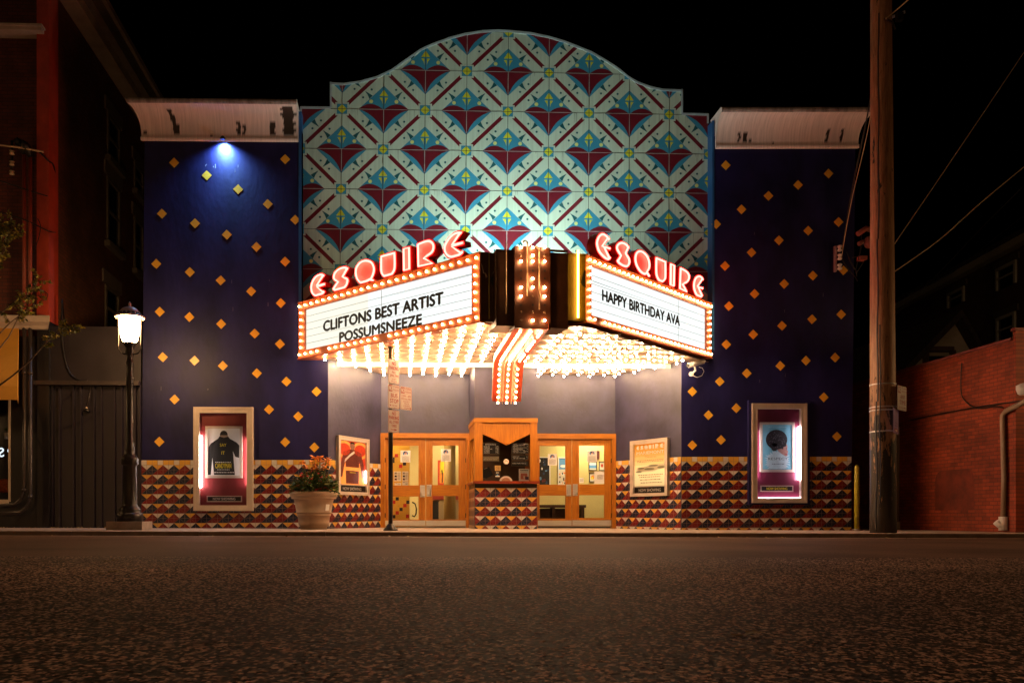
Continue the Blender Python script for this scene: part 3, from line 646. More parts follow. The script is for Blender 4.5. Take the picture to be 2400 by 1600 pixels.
# ---- doors
def door_pair(frame, leaves):
    x0, x1, xm = frame
    f = MB(); zt = zhead; zin = DOOR.uz(1000, 1026.5)[1]; ua, ub = DOOR.uz(x0, 1000)[0], DOOR.uz(x1, 1000)[0]
    la, lb = DOOR.uz(leaves[0][0], 1100)[0], DOOR.uz(leaves[1][1], 1100)[0]
    f.wbox(DOOR, ua, ub, zin, zt, -.15, .05, M_WOODH); f.wbox(DOOR, ua, la, gz(ua), zin, -.15, .05, M_WOOD); f.wbox(DOOR, lb, ub, gz(ub), zin, -.15, .05, M_WOOD)
    fr = build("door_frame", f, bld)
    for li, (xa, xb, ga, gb, yt, ym, yn, yl, yk) in enumerate(leaves):
        a, b = DOOR.uz(xa, 1100)[0] + .006, DOOR.uz(xb, 1100)[0] - .006; g0, g1 = DOOR.uz(ga, 1100)[0], DOOR.uz(gb, 1100)[0]
        Z = lambda y: DOOR.uz(1100, y)[1]; zt_, zm, zn, zl_ = Z(yt), Z(ym), Z(yn), Z(yl); zg = 0.02
        m = MB(); o0, o1 = -.075, -.03
        m.wbox(DOOR, a, g0, zg, zin - .006, o0, o1, M_WOOD); m.wbox(DOOR, g1, b, zg, zin - .006, o0, o1, M_WOOD)
        m.wbox(DOOR, g0, g1, zt_, zin - .006, o0, o1 - .001, M_WOODH); m.wbox(DOOR, g0, g1, zn, zm, o0, o1 - .001, M_WOODH); m.wbox(DOOR, g0, g1, zg, zl_, o0, o1 - .001, M_WOODH)
        d = build("door", m, bld)
        for za, zb2 in ((zm, zt_), (zl_, zn)):
            m = MB(); m.wbox(DOOR, g0, g1, za, zb2, -.058, -.052, M_GLASS); build("glass_pane", m, d)
        m = MB(); m.wbox(DOOR, a + .005, b - .005, zg + .01, Z(yk), o1 + .002, o1 + .006, M_STEEL); build("kick_plate", m, d)
        m = MB(); e = b if li == 0 else a; s = -1 if li == 0 else 1; zc = (zm + zn) / 2
        m.wbox(DOOR, min(e + s * .015, e + s * .145), max(e + s * .015, e + s * .145), zc - .16, zc + .15, o1 + .002, o1 + .008, M_STEEL)
        m.tube([DOOR.pt(e + s * .12, zc + .12, o1), DOOR.pt(e + s * .12, zc + .12, o1 + .06), DOOR.pt(e + s * .12, zc - .11, o1 + .06), DOOR.pt(e + s * .12, zc - .11, o1)], .011, M_STEEL)
        m.tube([DOOR.pt(e + s * .12, zc + .12, o1 + .05), DOOR.pt(e + s * .03, zc + .12, o1 + .03)], .009, M_STEEL); m.tube([DOOR.pt(e + s * .12, zc - .11, o1 + .05), DOOR.pt(e + s * .03, zc - .11, o1 + .03)], .009, M_STEEL)
        build("handle", m, d)
        m = MB(); h0 = a if li == 0 else b
        for zz in (.3, 1.05, 1.75): m.wbox(DOOR, h0 - .014, h0 + .014, zz - .06, zz + .06, o1, o1 + .012, M_DKMET)
        build("hinge", m, d)
door_pair((892, 1103, 998), [(902, 998, 921, 981, 1044, 1137, 1163, 1216.5, 1219), (998, 1092.5, 1014, 1075, 1043.5, 1136, 1161.5, 1216.5, 1219)])
door_pair((1258.3, 1442.8, 1341), [(1260, 1341, 1265, 1325.8, 1043.8, 1134.8, 1160.5, 1214.4, 1219), (1341, 1434, 1357.8, 1417, 1042.5, 1134, 1159.5, 1213, 1218.5)])
# lobby shell
LOB = Wall((0, 6.0), (1, 0)); CREAM = mat("lobby_cream", (0.52, 0.40, 0.17), 0.7, var=0.05)
mb = MB(); xa, xb, ya, yb, zf, zt = DL0 - .6, DR1 + 1.6, 2.16, 6.0, 0.0, 3.0
mb.face([(xa, yb, zf), (xb, yb, zf), (xb, yb, zt), (xa, yb, zt)], CREAM)
mb.face([(xa, ya, zf), (xa, yb, zf), (xa, yb, zt), (xa, ya, zt)], CREAM); mb.face([(xb, ya, zf), (xb, yb, zf), (xb, yb, zt), (xb, ya, zt)], CREAM)
mb.face([(xa, ya, zt), (xb, ya, zt), (xb, yb, zt), (xa, yb, zt)], mat("lobby_ceiling", (0.6, 0.55, 0.42), 0.8))
mb.face([(xa, ya, zf), (xb, ya, zf), (xb, yb, zf), (xa, yb, zf)], mat("lobby_floor", (0.14, 0.09, 0.06), 0.4, var=0.2))
RW = Wall((0, 4.0), (1, 0)); ra = RW.uz(1240, 1000)[0]; mb.face([RW.pt(ra, 0), RW.pt(xb, 0), RW.pt(xb, 3.0), RW.pt(ra, 3.0)], mat("lobby_lemon", (0.60, 0.50, 0.20), 0.7, var=0.05))
mb.face([RW.pt(ra, 0), RW.pt(ra, 3.0), (ra, 6.0, 3.0), (ra, 6.0, 0)], CREAM)
build("lobby_room", mb, bld, recalc=False)
LP = Wall((0, 3.0), (1, 0))
mb = MB(); mb.pbox(LP, 900, 1040, 960, 1240, -.5, 0, mat("lobby_yellow_tile", (0.66, 0.42, 0.06), 0.3, var=0.06, vscale=6))
sq = [M_TR, M_TB]
rr = random.Random(4)
for (x, y, k) in ((929, 1067, 0), (921, 1075, 1), (948, 1086, 1), (939, 1092, 0), (921, 1080, 1), (931, 1168, 1), (923, 1176, 0), (949, 1184, 0), (940, 1193, 1), (931, 1201, 0), (923, 1210, 1), (956, 1176, 1), (955, 1209, 0)):
    mb.pbox(LP, x - 3.8, y - 4, x + 3.8, y + 4, 0, .004, mat("lobby_red_tile", (0.5, 0.02, 0.02), 0.3) if k == 0 else M_TB)
build("tiled_pillar", mb, bld)
mb = MB(); cx = onY(1054, 1000, 4.2); mb.lathe((cx.x, cx.y, 0), [(.17, 0), (.17, 3.0)], mat("column_brown", (0.40, 0.27, 0.09), 0.5)); build("round_column", mb, bld)
for x, y, p in ((-3.1, 3.2, 100), (2.9, 3.3, 44), (-0.9, 5.2, 20)):
    l = bpy.data.lights.new("lobby_lamp", 'AREA'); l.energy = p; l.size = 0.9; l.color = (1.0, 0.80, 0.48); o = mkobj("lobby_lamp", l, bld); o.location = (x, y, 2.85)

# ================================================================== marquee
mq = empty("marquee", (0.2, -1.6, ZS), "projecting V-shaped marquee with lit letterboards, red neon letters and rows of bulbs", "marquee")
LL, LRT = (B_ - A_), (D_ - C_); LL = V((LL.x, LL.y)).length; LRT = V((LRT.x, LRT.y)).length
bulbs = []                                            # (position, kind) of every lit bulb
def sign_box(W, L, outer, inner, lines, warm_left):
    """outer / inner: photo corners TL, TR, BR, BL"""
    oz = [W.uz(*p)[1] for p in outer]; zt = (oz[0] + oz[1]) / 2; zb_ = (oz[2] + oz[3]) / 2
    iu0 = (W.uz(*inner[0])[0] + W.uz(*inner[3])[0]) / 2; iu1 = (W.uz(*inner[1])[0] + W.uz(*inner[2])[0]) / 2
    iz = [W.uz(*p)[1] for p in inner]; it = (iz[0] + iz[1]) / 2; ib = (iz[2] + iz[3]) / 2
    mb = MB()
    mb.wbox(W, 0, L, it, zt, -.42, 0, M_FRAME); mb.wbox(W, 0, L, zb_, ib, -.42, 0, M_FRAME); mb.wbox(W, 0, iu0, ib, it, -.42, -.001, M_FRAME); mb.wbox(W, iu1, L, ib, it, -.42, -.001, M_FRAME)
    mb.wbox(W, 0, L, ib, it, -.42, -.2, M_DKMET)
    for za, zc in ((zt - .012, zt + .012), (zb_ - .012, zb_ + .012)): mb.wbox(W, -.01, L + .01, za, zc, -.43, .018, M_FRAME)
    b = build("sign_box", mb, mq)
    mb = MB(); n = 12
    for k in range(n):
        a, c = iu0 + (iu1 - iu0) * k / n, iu0 + (iu1 - iu0) * (k + 1) / n
        mb.face([W.pt(a, ib, -.05), W.pt(c, ib, -.05), W.pt(c, it, -.05), W.pt(a, it, -.05)], M_SIGNW if (warm_left and k < 5) else M_SIGN)
    build("sign_panel", mb, b, recalc=False)
    mb = MB(); RAIL = mat("letter_rail", (0.55, 0.55, 0.52), 0.5)
    nr = 6
    for k in range(1, nr): z = ib + (it - ib) * k / nr; mb.wbox(W, iu0, iu1, z - .004, z + .004, -.048, -.044, RAIL)
    uj = iu0 + (iu1 - iu0) * (.735 if not warm_left else .5); mb.wbox(W, uj - .006, uj + .006, ib, it, -.049, -.046, RAIL)
    build("letter_rails", mb, b)
    mb = MB()
    for body, (xl, xr), (tl, bl), (tr, br), tweak in lines:
        ua, zta = W.uz(xl, tl); _, zba = W.uz(xl, bl); ub, ztb = W.uz(xr, tr); _, zbb = W.uz(xr, br)
        zt_, zb2 = (zta + ztb) / 2, (zba + zbb) / 2
        mb.text(W, body, ua, zb2, ub, zt_, -.036, M_BLK, .06)
    build("message_letters", mb, b)
    return zt, zb_, iu0, iu1, it, ib
LO = [(697.9, 709.7), (1124.6, 592.3), (1124.6, 751.3), (699, 843.6)]; LI = [(713.7, 725.8), (1105.5, 619.9), (1105.5, 733.4), (714.4, 821.9)]
RO = [(1374.7, 593.5), (1670.8, 715), (1666, 840), (1374.7, 753)]; RI = [(1386.5, 620.5), (1656.8, 726.3), (1655.4, 820.9), (1386.5, 736.7)]
gl = sign_box(SGL, LL, LO, LI, [("CLIFTONS BEST ARTIST", (755.3, 1035.4), (752.5, 775.5), (683.2, 711.3), 0), ("POSSUMSNEEZE", (793, 985.4), (779.3, 801.3), (734.5, 759), 0)], True)
gr = sign_box(SGR, LRT, RO, RI, [("HAPPY BIRTHDAY AVA", (1415.4, 1596.4), (677.3, 703.8), (741.7, 762), 0)], False)
for W, L, g, nt_, nb_, nl in ((SGL, LL, gl, 26, 26, 7), (SGR, LRT, gr, 30, 30, 8)):
    zt, zb_, iu0, iu1, it, ib = g; e = .07; r2 = random.Random(2)
    for k in range(nt_):
        u = e + (L - 2 * e) * k / (nt_ - 1); bulbs.append((W.pt(u, (zt + it) / 2, .03), 1, W))
        if not (W is SGL and k in (4, 13)) and not (W is SGR and k in (2,)): bulbs.append((W.pt(u, (zb_ + ib) / 2, .03), 1, W))
    for k in range(1, nl):
        z = (zb_ + ib) / 2 + ((zt + it) / 2 - (zb_ + ib) / 2) * k / nl
        bulbs.append((W.pt(iu0 / 2, z, .03), 1, W)); bulbs.append((W.pt((iu1 + L) / 2, z, .03), 1, W))

# ---- channel letters with neon outlines
T1 = [[(340,605,1),(300,585),(255,590),(205,625),(165,690),(148,760),(155,830),(180,875),(225,897),(265,890),(310,862),(340,820,1),(262,768,1),(342,747,1),(340,695,1),(258,722,1)],
 [(640,515,1),(580,495),(510,515),(450,570),(428,640),(440,685),(470,708,1),(445,745),(420,795,1),(450,825),(510,828),(570,800),(615,745),(632,680),(620,640),(580,622,1)],
 [(850,408),(905,420),(945,460),(965,530),(955,600),(930,660,1),(975,690,1),(915,708,1),(890,692,1),(850,725),(800,740),(750,715),(715,655),(703,580),(715,510),(755,450),(800,418)],
 [(1022,360,1),(1222,305,1),(1225,510),(1200,590),(1150,645),(1090,660),(1045,630),(1022,560)],
 [(1300,265,1),(1405,240,1),(1410,575,1),(1305,598,1)],
 [(1480,210,1),(1600,165),(1660,165),(1705,210),(1712,280),(1680,350),(1610,400,1),(1718,480,1),(1485,545,1)],
 [(2070,60,1),(2000,55),(1930,85),(1860,160),(1815,255),(1820,335),(1860,395),(1930,418),(1990,405),(2040,370),(2080,330,1),(1962,262,1),(2080,232,1),(2075,175,1),(1965,205,1)]]
T2 = [[(505,215,1),(455,150),(390,105),(330,120),(285,180),(260,270),(270,360),(300,450),(360,530),(430,590),(485,605),(528,572,1),(440,400,1),(522,435,1),(522,352,1),(405,330,1)],
 [(845,370,1),(800,300),(740,260),(680,255),(625,295),(605,360),(620,430),(665,505,1),(612,600,1),(650,660),(720,710),(790,730),(835,700),(857,630),(845,550),(800,470,1)],
 [(1020,398),(1080,420),(1140,480),(1180,560),(1200,650),(1195,740),(1165,800,1),(1215,905,1),(1165,880,1),(1140,845,1),(1110,860),(1060,840),(1000,780),(950,690),(925,590),(930,490),(965,420)],
 [(1285,510,1),(1475,590,1),(1475,880),(1455,950),(1405,988),(1350,965),(1305,890),(1285,790)],
 [(1535,612,1),(1630,655,1),(1620,1075,1),(1530,1045,1)],
 [(1707,685,1),(1790,730),(1850,780),(1880,850),(1875,930),(1840,990),(1785,1018,1),(1855,1165,1),(1690,1110,1)],
 [(2120,920,1),(2090,860),(2040,832),(1985,855),(1950,920),(1935,1010),(1945,1100),(1980,1190),(2030,1245),(2075,1255),(2110,1200,1),(2055,1085,1),(2115,1105,1),(2115,1045,1),(2040,1025,1)]]
for T, W, sc, ox, oy, zbase in ((T1, SGL, 5.345, 700, 530, gl[0]), (T2, SGR, 7.35, 1360, 530, gr[0])):
    for tr in T:
        O = -.03; pts = [W.uz(ox + p.x / sc, oy + p.y / sc, O) for p in smooth_poly(tr)]
        pts = [V((u, max(z, zbase + .03))) for u, z in pts]
        mb = MB(); bo = [W.pt(p.x, p.y, O) for p in pts]; inn = inset(pts, .018); fi = [W.pt(p.x, p.y, O - .05) for p in inn]; n = len(pts)
        back = [W.pt(p.x, p.y, O - .20) for p in pts]; rim = [W.pt(p.x, p.y, O) for p in inn]
        mb.face(fi, M_LFACE); mb.face(back[::-1], M_LSIDE)
        for i in range(n):
            j = (i + 1) % n; mb.face([bo[i], back[i], back[j], bo[j]], M_LSIDE); mb.face([bo[i], bo[j], rim[j], rim[i]], M_LSIDE); mb.face([rim[i], rim[j], fi[j], fi[i]], M_LFACE)
        uc = sum(p.x for p in pts) / n
        mb.wbox(W, uc - .03, uc + .03, zbase - .05, min(p.y for p in pts) + .15, O - .18, O - .12, M_DKMET)
        l = build("neon_letter", mb, mq)
        mb = MB(); tp = inset(pts, .045); mb.loop([W.pt(p.x, p.y, O + .012) for p in tp], .021, M_NEON, 6, W.n); build("neon_tube", mb, l)

# ---- nose cabinet
mb = MB(); N = NOS
mb.pbox(N, 1123, 592, 1164, 752.5, -.4, -.02, M_NOSE); mb.pbox(N, 1330, 592.5, 1376, 752.5, -.4, -.02, M_NOSEY)
mb.pbox(N, 1163, 584, 1331, 770, -.4, .20, M_NOSE); mb.pbox(N, 1206, 576, 1290, 772, -.1, .27, mat('nose_panel_orange', (0.055, 0.014, 0.004), .5, var=.35, vscale=4))
mb.pbox(N, 1330, 592.5, 1376, 599, -.4, 0, M_NOSEY); mb.pbox(N, 1123, 590, 1164, 596, -.4, 0, M_NOSE)
mb.pbox(N, 1163, 583.5, 1206, 591, .2, .215, M_NOSE); mb.pbox(N, 1290, 584, 1331, 592, .2, .215, M_NOSE)
nose = build("nose_cabinet", mb, mq)
zx = lambda x, y: (1110 + x / 7.129, 570 + y / 7.129)
mb = MB()
def vtube(x, y0, y1, o, r, m, hook=None):
    pts = [N.P(*zx(x, y0), o), N.P(*zx(x, y1), o)]
    if hook: pts = [N.P(*zx(x + a, y0 + b), o) for a, b in hook] + pts
    mb.tube(pts, r, m, 8)
vtube(260, 160, 1265, .03, .014, M_UNLITO); vtube(542, -30, 1175, .25, .013, M_UNLIT)
hk = [(-75, -35), (-60, -58), (-35, -65), (-12, -48)]
vtube(900, 20, 885, .33, .014, M_UNLIT, hk); vtube(1100, 120, 1105, .33, .014, M_UNLIT, [(-120, -55), (-85, -72), (-45, -62), (-12, -30)])
build("unlit_tube", mb, nose)
mb = MB(); vtube(1747, 122, 1243, .05, .02, M_NEONY); build("neon_tube", mb, nose)
dead = []
NB = {65: (1, 1, 1), 205: (2, 1, 2), 300: (1, 1, 1), 460: (0, 0, 0), 590: (0, 1, 0), 735: (1, 1, 1), 885: (1, 2, 1), 1030: (0, 0, 0), 1150: (2, 2, 2), 1285: (2, 1, 1)}
for y, row in NB.items():
    for x, on in zip((792, 989, 1188), row):
        p = N.P(*zx(x, y), .315)
        if on == 1: bulbs.append((p, 3, N))
        elif on == 2: db = MB(); db.ball(p, .026, M_DEAD, 8, 5); build('unlit_bulb', db, nose)
        else: q = N.P(*zx(x, y), .273); dead.append(q)
for q in dead: db = MB(); db.tube([q, q + N.n * .004], .022, M_BLK, 8); build("empty_socket", db, nose)
# torn sheet metal on the nose plates
TORN = mat("torn_metal", (.45, .33, .27), .5, var=.3)
for pts in (((127, 330), (150, 380), (165, 470), (175, 500), (158, 500), (150, 420)), ((180, 480), (215, 520), (232, 565), (205, 580)), ((362, 400), (372, 415), (340, 500), (312, 515)), ((340, 500), (352, 490), (380, 550), (366, 540))):
    db = MB(); db.prism([N.P(*zx(x, y), -.01 + .03 * (k % 2)) for k, (x, y) in enumerate(pts)], V((0, .004, 0)), TORN); build("torn_flap", db, nose)
for pts, m_ in ((((1830, 500), (1860, 440), (1880, 470), (1878, 740), (1830, 720), (1790, 660)), M_BLK), (((285, 560), (380, 560), (382, 730), (330, 730), (280, 640)), M_BLK)):
    db = MB(); db.face([N.P(*zx(x, y), -.016) for x, y in pts], m_); build("rust_hole", db, nose, recalc=False)

# ---- soffit with its bulb field
zs = ZS
sof = [(A_.x + .02, 0.02), (B_.x, B_.y + .03), (B_.x + .3, B_.y + .02), (C_.x - .3, C_.y + .02), (C_.x, C_.y + .03), (D_.x - .02, 0.02)]
uu = [onY(1597, 842, 0.0), onY(1442, 868, 2.02), onY(893, 868, 2.02), onY(769, 842, 0)]
mb = MB(); poly = [V((x, y, zs + .01)) for x, y in sof] + [V((p.x + (.02 if k in (0, 1) else -.02), p.y, zs + .01)) for k, p in enumerate(uu)]
mb.face(poly, M_SOFF)
mb.face([p + V((0, 0, .95)) for p in poly[::-1]], M_DKMET)
for k in range(1, 10):                                   # panel joints
    y = -3.6 + k * .55; h = max(0, (y - B_.y) / (0 - B_.y)); h = min(1, h)
    xl = B_.x + (A_.x - B_.x) * h + .08; xr = C_.x + (D_.x - C_.x) * h - .08
    if y < -0.05: mb.box(xl, xr, y - .012, y + .012, zs - .012, zs + .008, M_SOFF)
build("soffit", mb, mq)
def in_poly(x, y, P):
    c = False
    for i in range(len(P)):
        a, b = P[i - 1], P[i]
        if (a.y > y) != (b.y > y) and x < (b.x - a.x) * (y - a.y) / (b.y - a.y) + a.x: c = not c
    return c
shr = [V((p.x, p.y, 0)) for p in poly]; cxm, cym = .0, -.6
x = -5.6; ci = 0
while x < 5.4:
    y = -3.75 + (0.21 if ci % 2 else 0)
    while y < 2.0:
        ok = all(in_poly(x + a, y + b, shr) for a, b in ((.14, 0), (-.14, 0), (0, .14), (0, -.1)))
        if BU0 - .12 < x < BU1 + .12 and y > BOO.p.y - .15: ok = False
        if ok and abs(x - (0.40 - (y + 3.6) * .15)) < .42 and y > -4: ok = False       # the ribbon passes here
        if ok and random.random() > .02: bulbs.append((V((x, y, zs - .065)), 0, None))
        y += .42
    x += .335; ci += 1

# ---- ribbon that sweeps from the nose back to the booth wall
R0, R1, R2 = atdepth(1245.2, 771, 15.95), atdepth(1192.3, 846, 18.5), atdepth(1187.2, 940.5, 19.5)
ctr = [R0.lerp(R1, k / 10) for k in range(0, 10)]
for k in range(9):
    t = k / 8; a = R1 + (R0 - R1) * .10; c = R1 + (R2 - R1) * .28
    ctr.append(a * (1 - t) ** 2 + R1 * 2 * t * (1 - t) + c * t * t)
ctr += [(R1 + (R2 - R1) * .28).lerp(R2, k / 6) for k in range(1, 7)]
HWD = .335; mb = MB(); rows = []
for i, p in enumerate(ctr):
    t = (ctr[min(i + 1, len(ctr) - 1)] - ctr[max(0, i - 1)]).normalized(); nn = V((1, 0, 0)).cross(t); nn = nn.normalized()
    if nn.y > 0: nn = -nn
    rows.append((p, t, nn))
for (p, t, n_), (q, t2, n2) in zip(rows[:-1], rows[1:]):
    l, r = V((-HWD, 0, 0)), V((HWD, 0, 0)); a = [p + l, p + r, q + r, q + l]; b = [p + l - n_ * .13, p + r - n_ * .13, q + r - n2 * .13, q + l - n2 * .13]
    mb.face(a, M_RIB, True); mb.face(b[::-1], M_RIB, True); mb.face([a[0], a[3], b[3], b[0]], M_FRAME); mb.face([a[1], b[1], b[2], a[2]], M_FRAME)
mb.face([ctr[-1] + V((-HWD, 0, 0)), ctr[-1] + V((HWD, 0, 0)), ctr[-1] + V((HWD, 0, 0)) - rows[-1][2] * .13, ctr[-1] + V((-HWD, 0, 0)) - rows[-1][2] * .13], M_RIB)
ep = ctr[-1] + rows[-1][2] * .008
mb.box(ep.x - .07, ep.x + .07, ep.y - .03, ep.y + .02, ep.z + .28, ep.z + .42, mat("brass_box", (0.35, 0.22, 0.03), 0.4, metal=.5))
rib = build("ribbon", mb, mq, recalc=False)
tot = [0]
for a, b in zip(ctr[:-1], ctr[1:]): tot.append(tot[-1] + (b - a).length)
def along(s):
    for i in range(len(ctr) - 1):
        if tot[i + 1] >= s or i == len(ctr) - 2:
            k = (s - tot[i]) / (tot[i + 1] - tot[i]); return ctr[i].lerp(ctr[i + 1], k), rows[i][2].lerp(rows[i + 1][2], k).normalized()
nb = 22
for k in range(nb):
    p, n_ = along(.06 + (tot[-1] - .05) * k / (nb - 1))
    for dx in (-.205, 0, .205):
        if k in (3, 9, 14) and dx == .205: continue
        bulbs.append((p + V((dx, 0, 0)) + n_ * .035, 2, None))
mb = MB()
for dx in (-.10, .105):
    pts = [along(.5 + (tot[-1] - .48) * k / 26) for k in range(27)]; mb.tube([p + V((dx, 0, 0)) + n_ * .05 for p, n_ in pts], .013, M_UNLIT, 8)
build("unlit_tube", mb, rib)

# ---- bulbs: the nearest hundred are parts of their own, the rest one mesh
def bulb_mesh(m, r):
    mb = MB(); mb.ball((0, 0, 0), r, m, 8, 6); me = bpy.data.meshes.new("bulb")
    me.from_pydata(mb.v, [], mb.f); me.materials.append(m); me.polygons.foreach_set("use_smooth", [True] * len(mb.f)); return me
BM = {0: bulb_mesh(M_BULB, .026), 1: bulb_mesh(M_BULBB, .023), 2: bulb_mesh(M_BULBB, .026), 3: bulb_mesh(M_BULBN, .024)}
bulbs.sort(key=lambda b: (b[0] - CAM).length - (2.0 if b[1] else 0))
for p, k, W in bulbs[:100]:
    o = mkobj("bulb", BM[k], mq); o.location = p - wl(mq)
rest = MB(); sock = MB()
for p, k, W in bulbs[100:]:
    rest.ball(p, (.026, .023, .026, .024)[k], (M_BULB, M_BULBB, M_BULBB, M_BULBN)[k], 8, 5)
o = build("bulbs", rest, mq, False, False); o["kind"] = "stuff"
for p, k, W in bulbs:
    if k == 0: sock.tube([p + V((0, 0, .03)), p + V((0, 0, .08))], .018, M_SOFF, 6, False)
o = build("bulb_sockets", sock, mq, False, False); o["kind"] = "stuff"

# ---- flood lamp on the marquee roof that washes the patterned panel
fl = empty("flood_lamp", (0.15, -2.3, ZS + .96), "floodlight on the marquee roof aimed up at the patterned panel", "lamp")
mb = MB(); mb.box(-.05, .35, -2.45, -2.2, ZS + .96, ZS + 1.0, M_DKMET); mb.tube([(0.15, -2.3, ZS + 1.0), (0.15, -2.3, ZS + 1.12)], .03, M_DKMET); build("bracket", mb, fl)
mb = MB(); mb.box(-.1, .4, -2.42, -2.26, ZS + 1.1, ZS + 1.3, M_DKMET); build("housing", mb, fl)
l = bpy.data.lights.new("flood_beam", 'SPOT'); l.energy = 430; l.spot_size = radians(150); l.spot_blend = 1.0; l.shadow_soft_size = .25; l.color = (0.80, 1.0, 0.92)
o = mkobj("flood_beam", l, fl); o.location = (0, .5, .33); o.rotation_euler = (radians(180 - 40), 0, 0)
# ---- cornice downlight on the left wing
p = FAC.P(525, 333); dl = empty("cornice_downlight", (p.x, -.15, p.z + .04), "small cool downlight under the cornice of the wing beside the brick building", "lamp")
mb = MB(); mb.lathe((p.x, -.15, p.z - .01), [(.05, 0), (.065, .03), (.03, .08)], M_DKMET, 12); build("shade", mb, dl)
l = bpy.data.lights.new("downlight_beam", 'SPOT'); l.energy = 330; l.spot_size = radians(140); l.spot_blend = 1.0; l.shadow_soft_size = .05; l.color = (0.28, 0.58, 1.0)
o = mkobj("downlight_beam", l, dl); o.location = (0, 0.01, -.06); o.rotation_euler = (radians(24), 0, 0)

# ================================================================== poster cases
M_MAR = mat("case_maroon", (0.20, 0.018, 0.022), 0.45, var=0.15); M_MARP = mat("case_plum", (0.16, 0.02, 0.05), 0.35, var=0.15)
P_WHITE = mat("print_white", (0.80, 0.79, 0.77), 0.6); P_BLACK = mat("print_black", (0.015, 0.013, 0.012), 0.5); P_YEL = mat("print_yellow", (0.75, 0.60, 0.02), 0.6)
P_BLUE = mat("print_blue", (0.16, 0.46, 0.60), 0.5, var=0.12, vscale=4); P_PALE = mat("print_paleblue", (0.48, 0.66, 0.72), 0.5, var=0.1, vscale=14)
P_SKIN = mat("print_skin", (0.42, 0.22, 0.18), 0.6, var=0.15, vscale=20); P_HAIR = mat("print_hair", (0.012, 0.010, 0.014), 0.5, var=0.9, vscale=60)
P_RED = mat("print_red", (0.55, 0.06, 0.02), 0.5, var=0.2, vscale=8); P_ORA = mat("print_orange", (0.80, 0.26, 0.04), 0.5, var=0.2, vscale=8); P_DRED = mat("print_darkred", (0.10, 0.02, 0.02), 0.5, var=0.4, vscale=20)
P_PURP = mat("print_lip", (0.40, 0.08, 0.10), 0.5)
class Sheet:
    """flat artwork on a wall: normalised coordinates, x right and y down from the top-left corner"""
    def __init__(s, W, x0, y0, x1, y1, o):
        s.W, s.o = W, o; s.u0, s.z1 = W.uz(x0, y0, o); s.u1, s.z0 = W.uz(x1, y1, o); s.mb = MB()
    def xy(s, x, y): return s.u0 + (s.u1 - s.u0) * x, s.z1 + (s.z0 - s.z1) * y
    def poly(s, pts, m, lay=1): s.mb.face([s.W.pt(*s.xy(x, y), s.o + .0012 * lay) for x, y in pts], m)
    def rect(s, x0, y0, x1, y1, m, lay=1): s.poly([(x0, y1), (x1, y1), (x1, y0), (x0, y0)], m, lay)
    def disc(s, x, y, rx, ry, m, lay=1, n=20): s.poly([(x + rx * cos(2*pi*k/n), y + ry * sin(2*pi*k/n)) for k in range(n)], m, lay)
    def text(s, body, x0, y0, x1, y1, m, bold=.02, lay=3, **k):
        u0, z1 = s.xy(x0, y0); u1, z0 = s.xy(x1, y1); s.mb.text(s.W, body, u0, z0, u1, z1, s.o + .0012 * lay, m, bold, **k)
    def lines(s, x0, y0, x1, y1, n, m, lay=2, seed=1):
        r = random.Random(seed); hgt = (y1 - y0) / n
        for k in range(n):
            y = y0 + hgt * k; x = x0
            while x < x1 - .02:
                wd = r.uniform(.02, .07); s.rect(x, y + hgt * .2, min(x1, x + wd), y + hgt * .72, m, lay); x += wd + .015
def poster_case(W, out, inn, lab, depth=.13, mfront=None, back=M_MAR, group=None):
    cu, cz = W.uz((out[0] + out[2]) / 2, out[3]); base = W.pt(cu, cz, 0)
    t = empty("poster_case", base, lab, "poster case", group)
    mb = MB(); o = depth; mf = mfront or M_ALU
    xs = (out[0], inn[0], inn[2], out[2]); ys = (out[1], inn[1], inn[3], out[3])
    mb.pbox(W, xs[0], ys[0], xs[3], ys[1], 0.0, o, mf); mb.pbox(W, xs[0], ys[2], xs[3], ys[3], 0.0, o, mf)
    mb.pbox(W, xs[0], ys[1], xs[1], ys[2], 0.0, o - .001, mf); mb.pbox(W, xs[2], ys[1], xs[3], ys[2], 0.0, o - .001, mf)
    e = .35                                                    # raised bead round the frame
    for a in ((xs[0], ys[0], xs[3], ys[0] + (ys[1] - ys[0]) * e), (xs[0], ys[3] - (ys[3] - ys[2]) * e, xs[3], ys[3])): mb.pbox(W, *a, 0, o + .014, mf)
    for a in ((xs[0], ys[0], xs[0] + (xs[1] - xs[0]) * e, ys[3]), (xs[3] - (xs[3] - xs[2]) * e, ys[0], xs[3], ys[3])): mb.pbox(W, *a, 0, o + .013, mf)
    build("frame", mb, t)
    mb = MB(); mb.pbox(W, inn[0], inn[1], inn[2], inn[3], 0.013, .020, back); build("backing", mb, t)
    mb = MB(); u0, z1 = W.uz(inn[0], inn[1], o); u1, z0 = W.uz(inn[2], inn[3], o); mb.face([W.pt(u0, z0, o - .03), W.pt(u1, z0, o - .03), W.pt(u1, z1, o - .03), W.pt(u0, z1, o - .03)], M_GLASS); build("glass_cover", mb, t, recalc=False)
    return t
def ring(W, t, b, wpx, o0, o1, m, name):
    mb = MB(); x0, y0, x1, y1 = b; mb.pbox(W, x0, y0, x1, y0 + wpx, o0, o1, m); mb.pbox(W, x0, y1 - wpx, x1, y1, o0, o1, m); mb.pbox(W, x0, y0 + wpx, x0 + wpx, y1 - wpx, o0, o1, m); mb.pbox(W, x1 - wpx, y0 + wpx, x1, y1 - wpx, o0, o1, m)
    return build(name, mb, t)
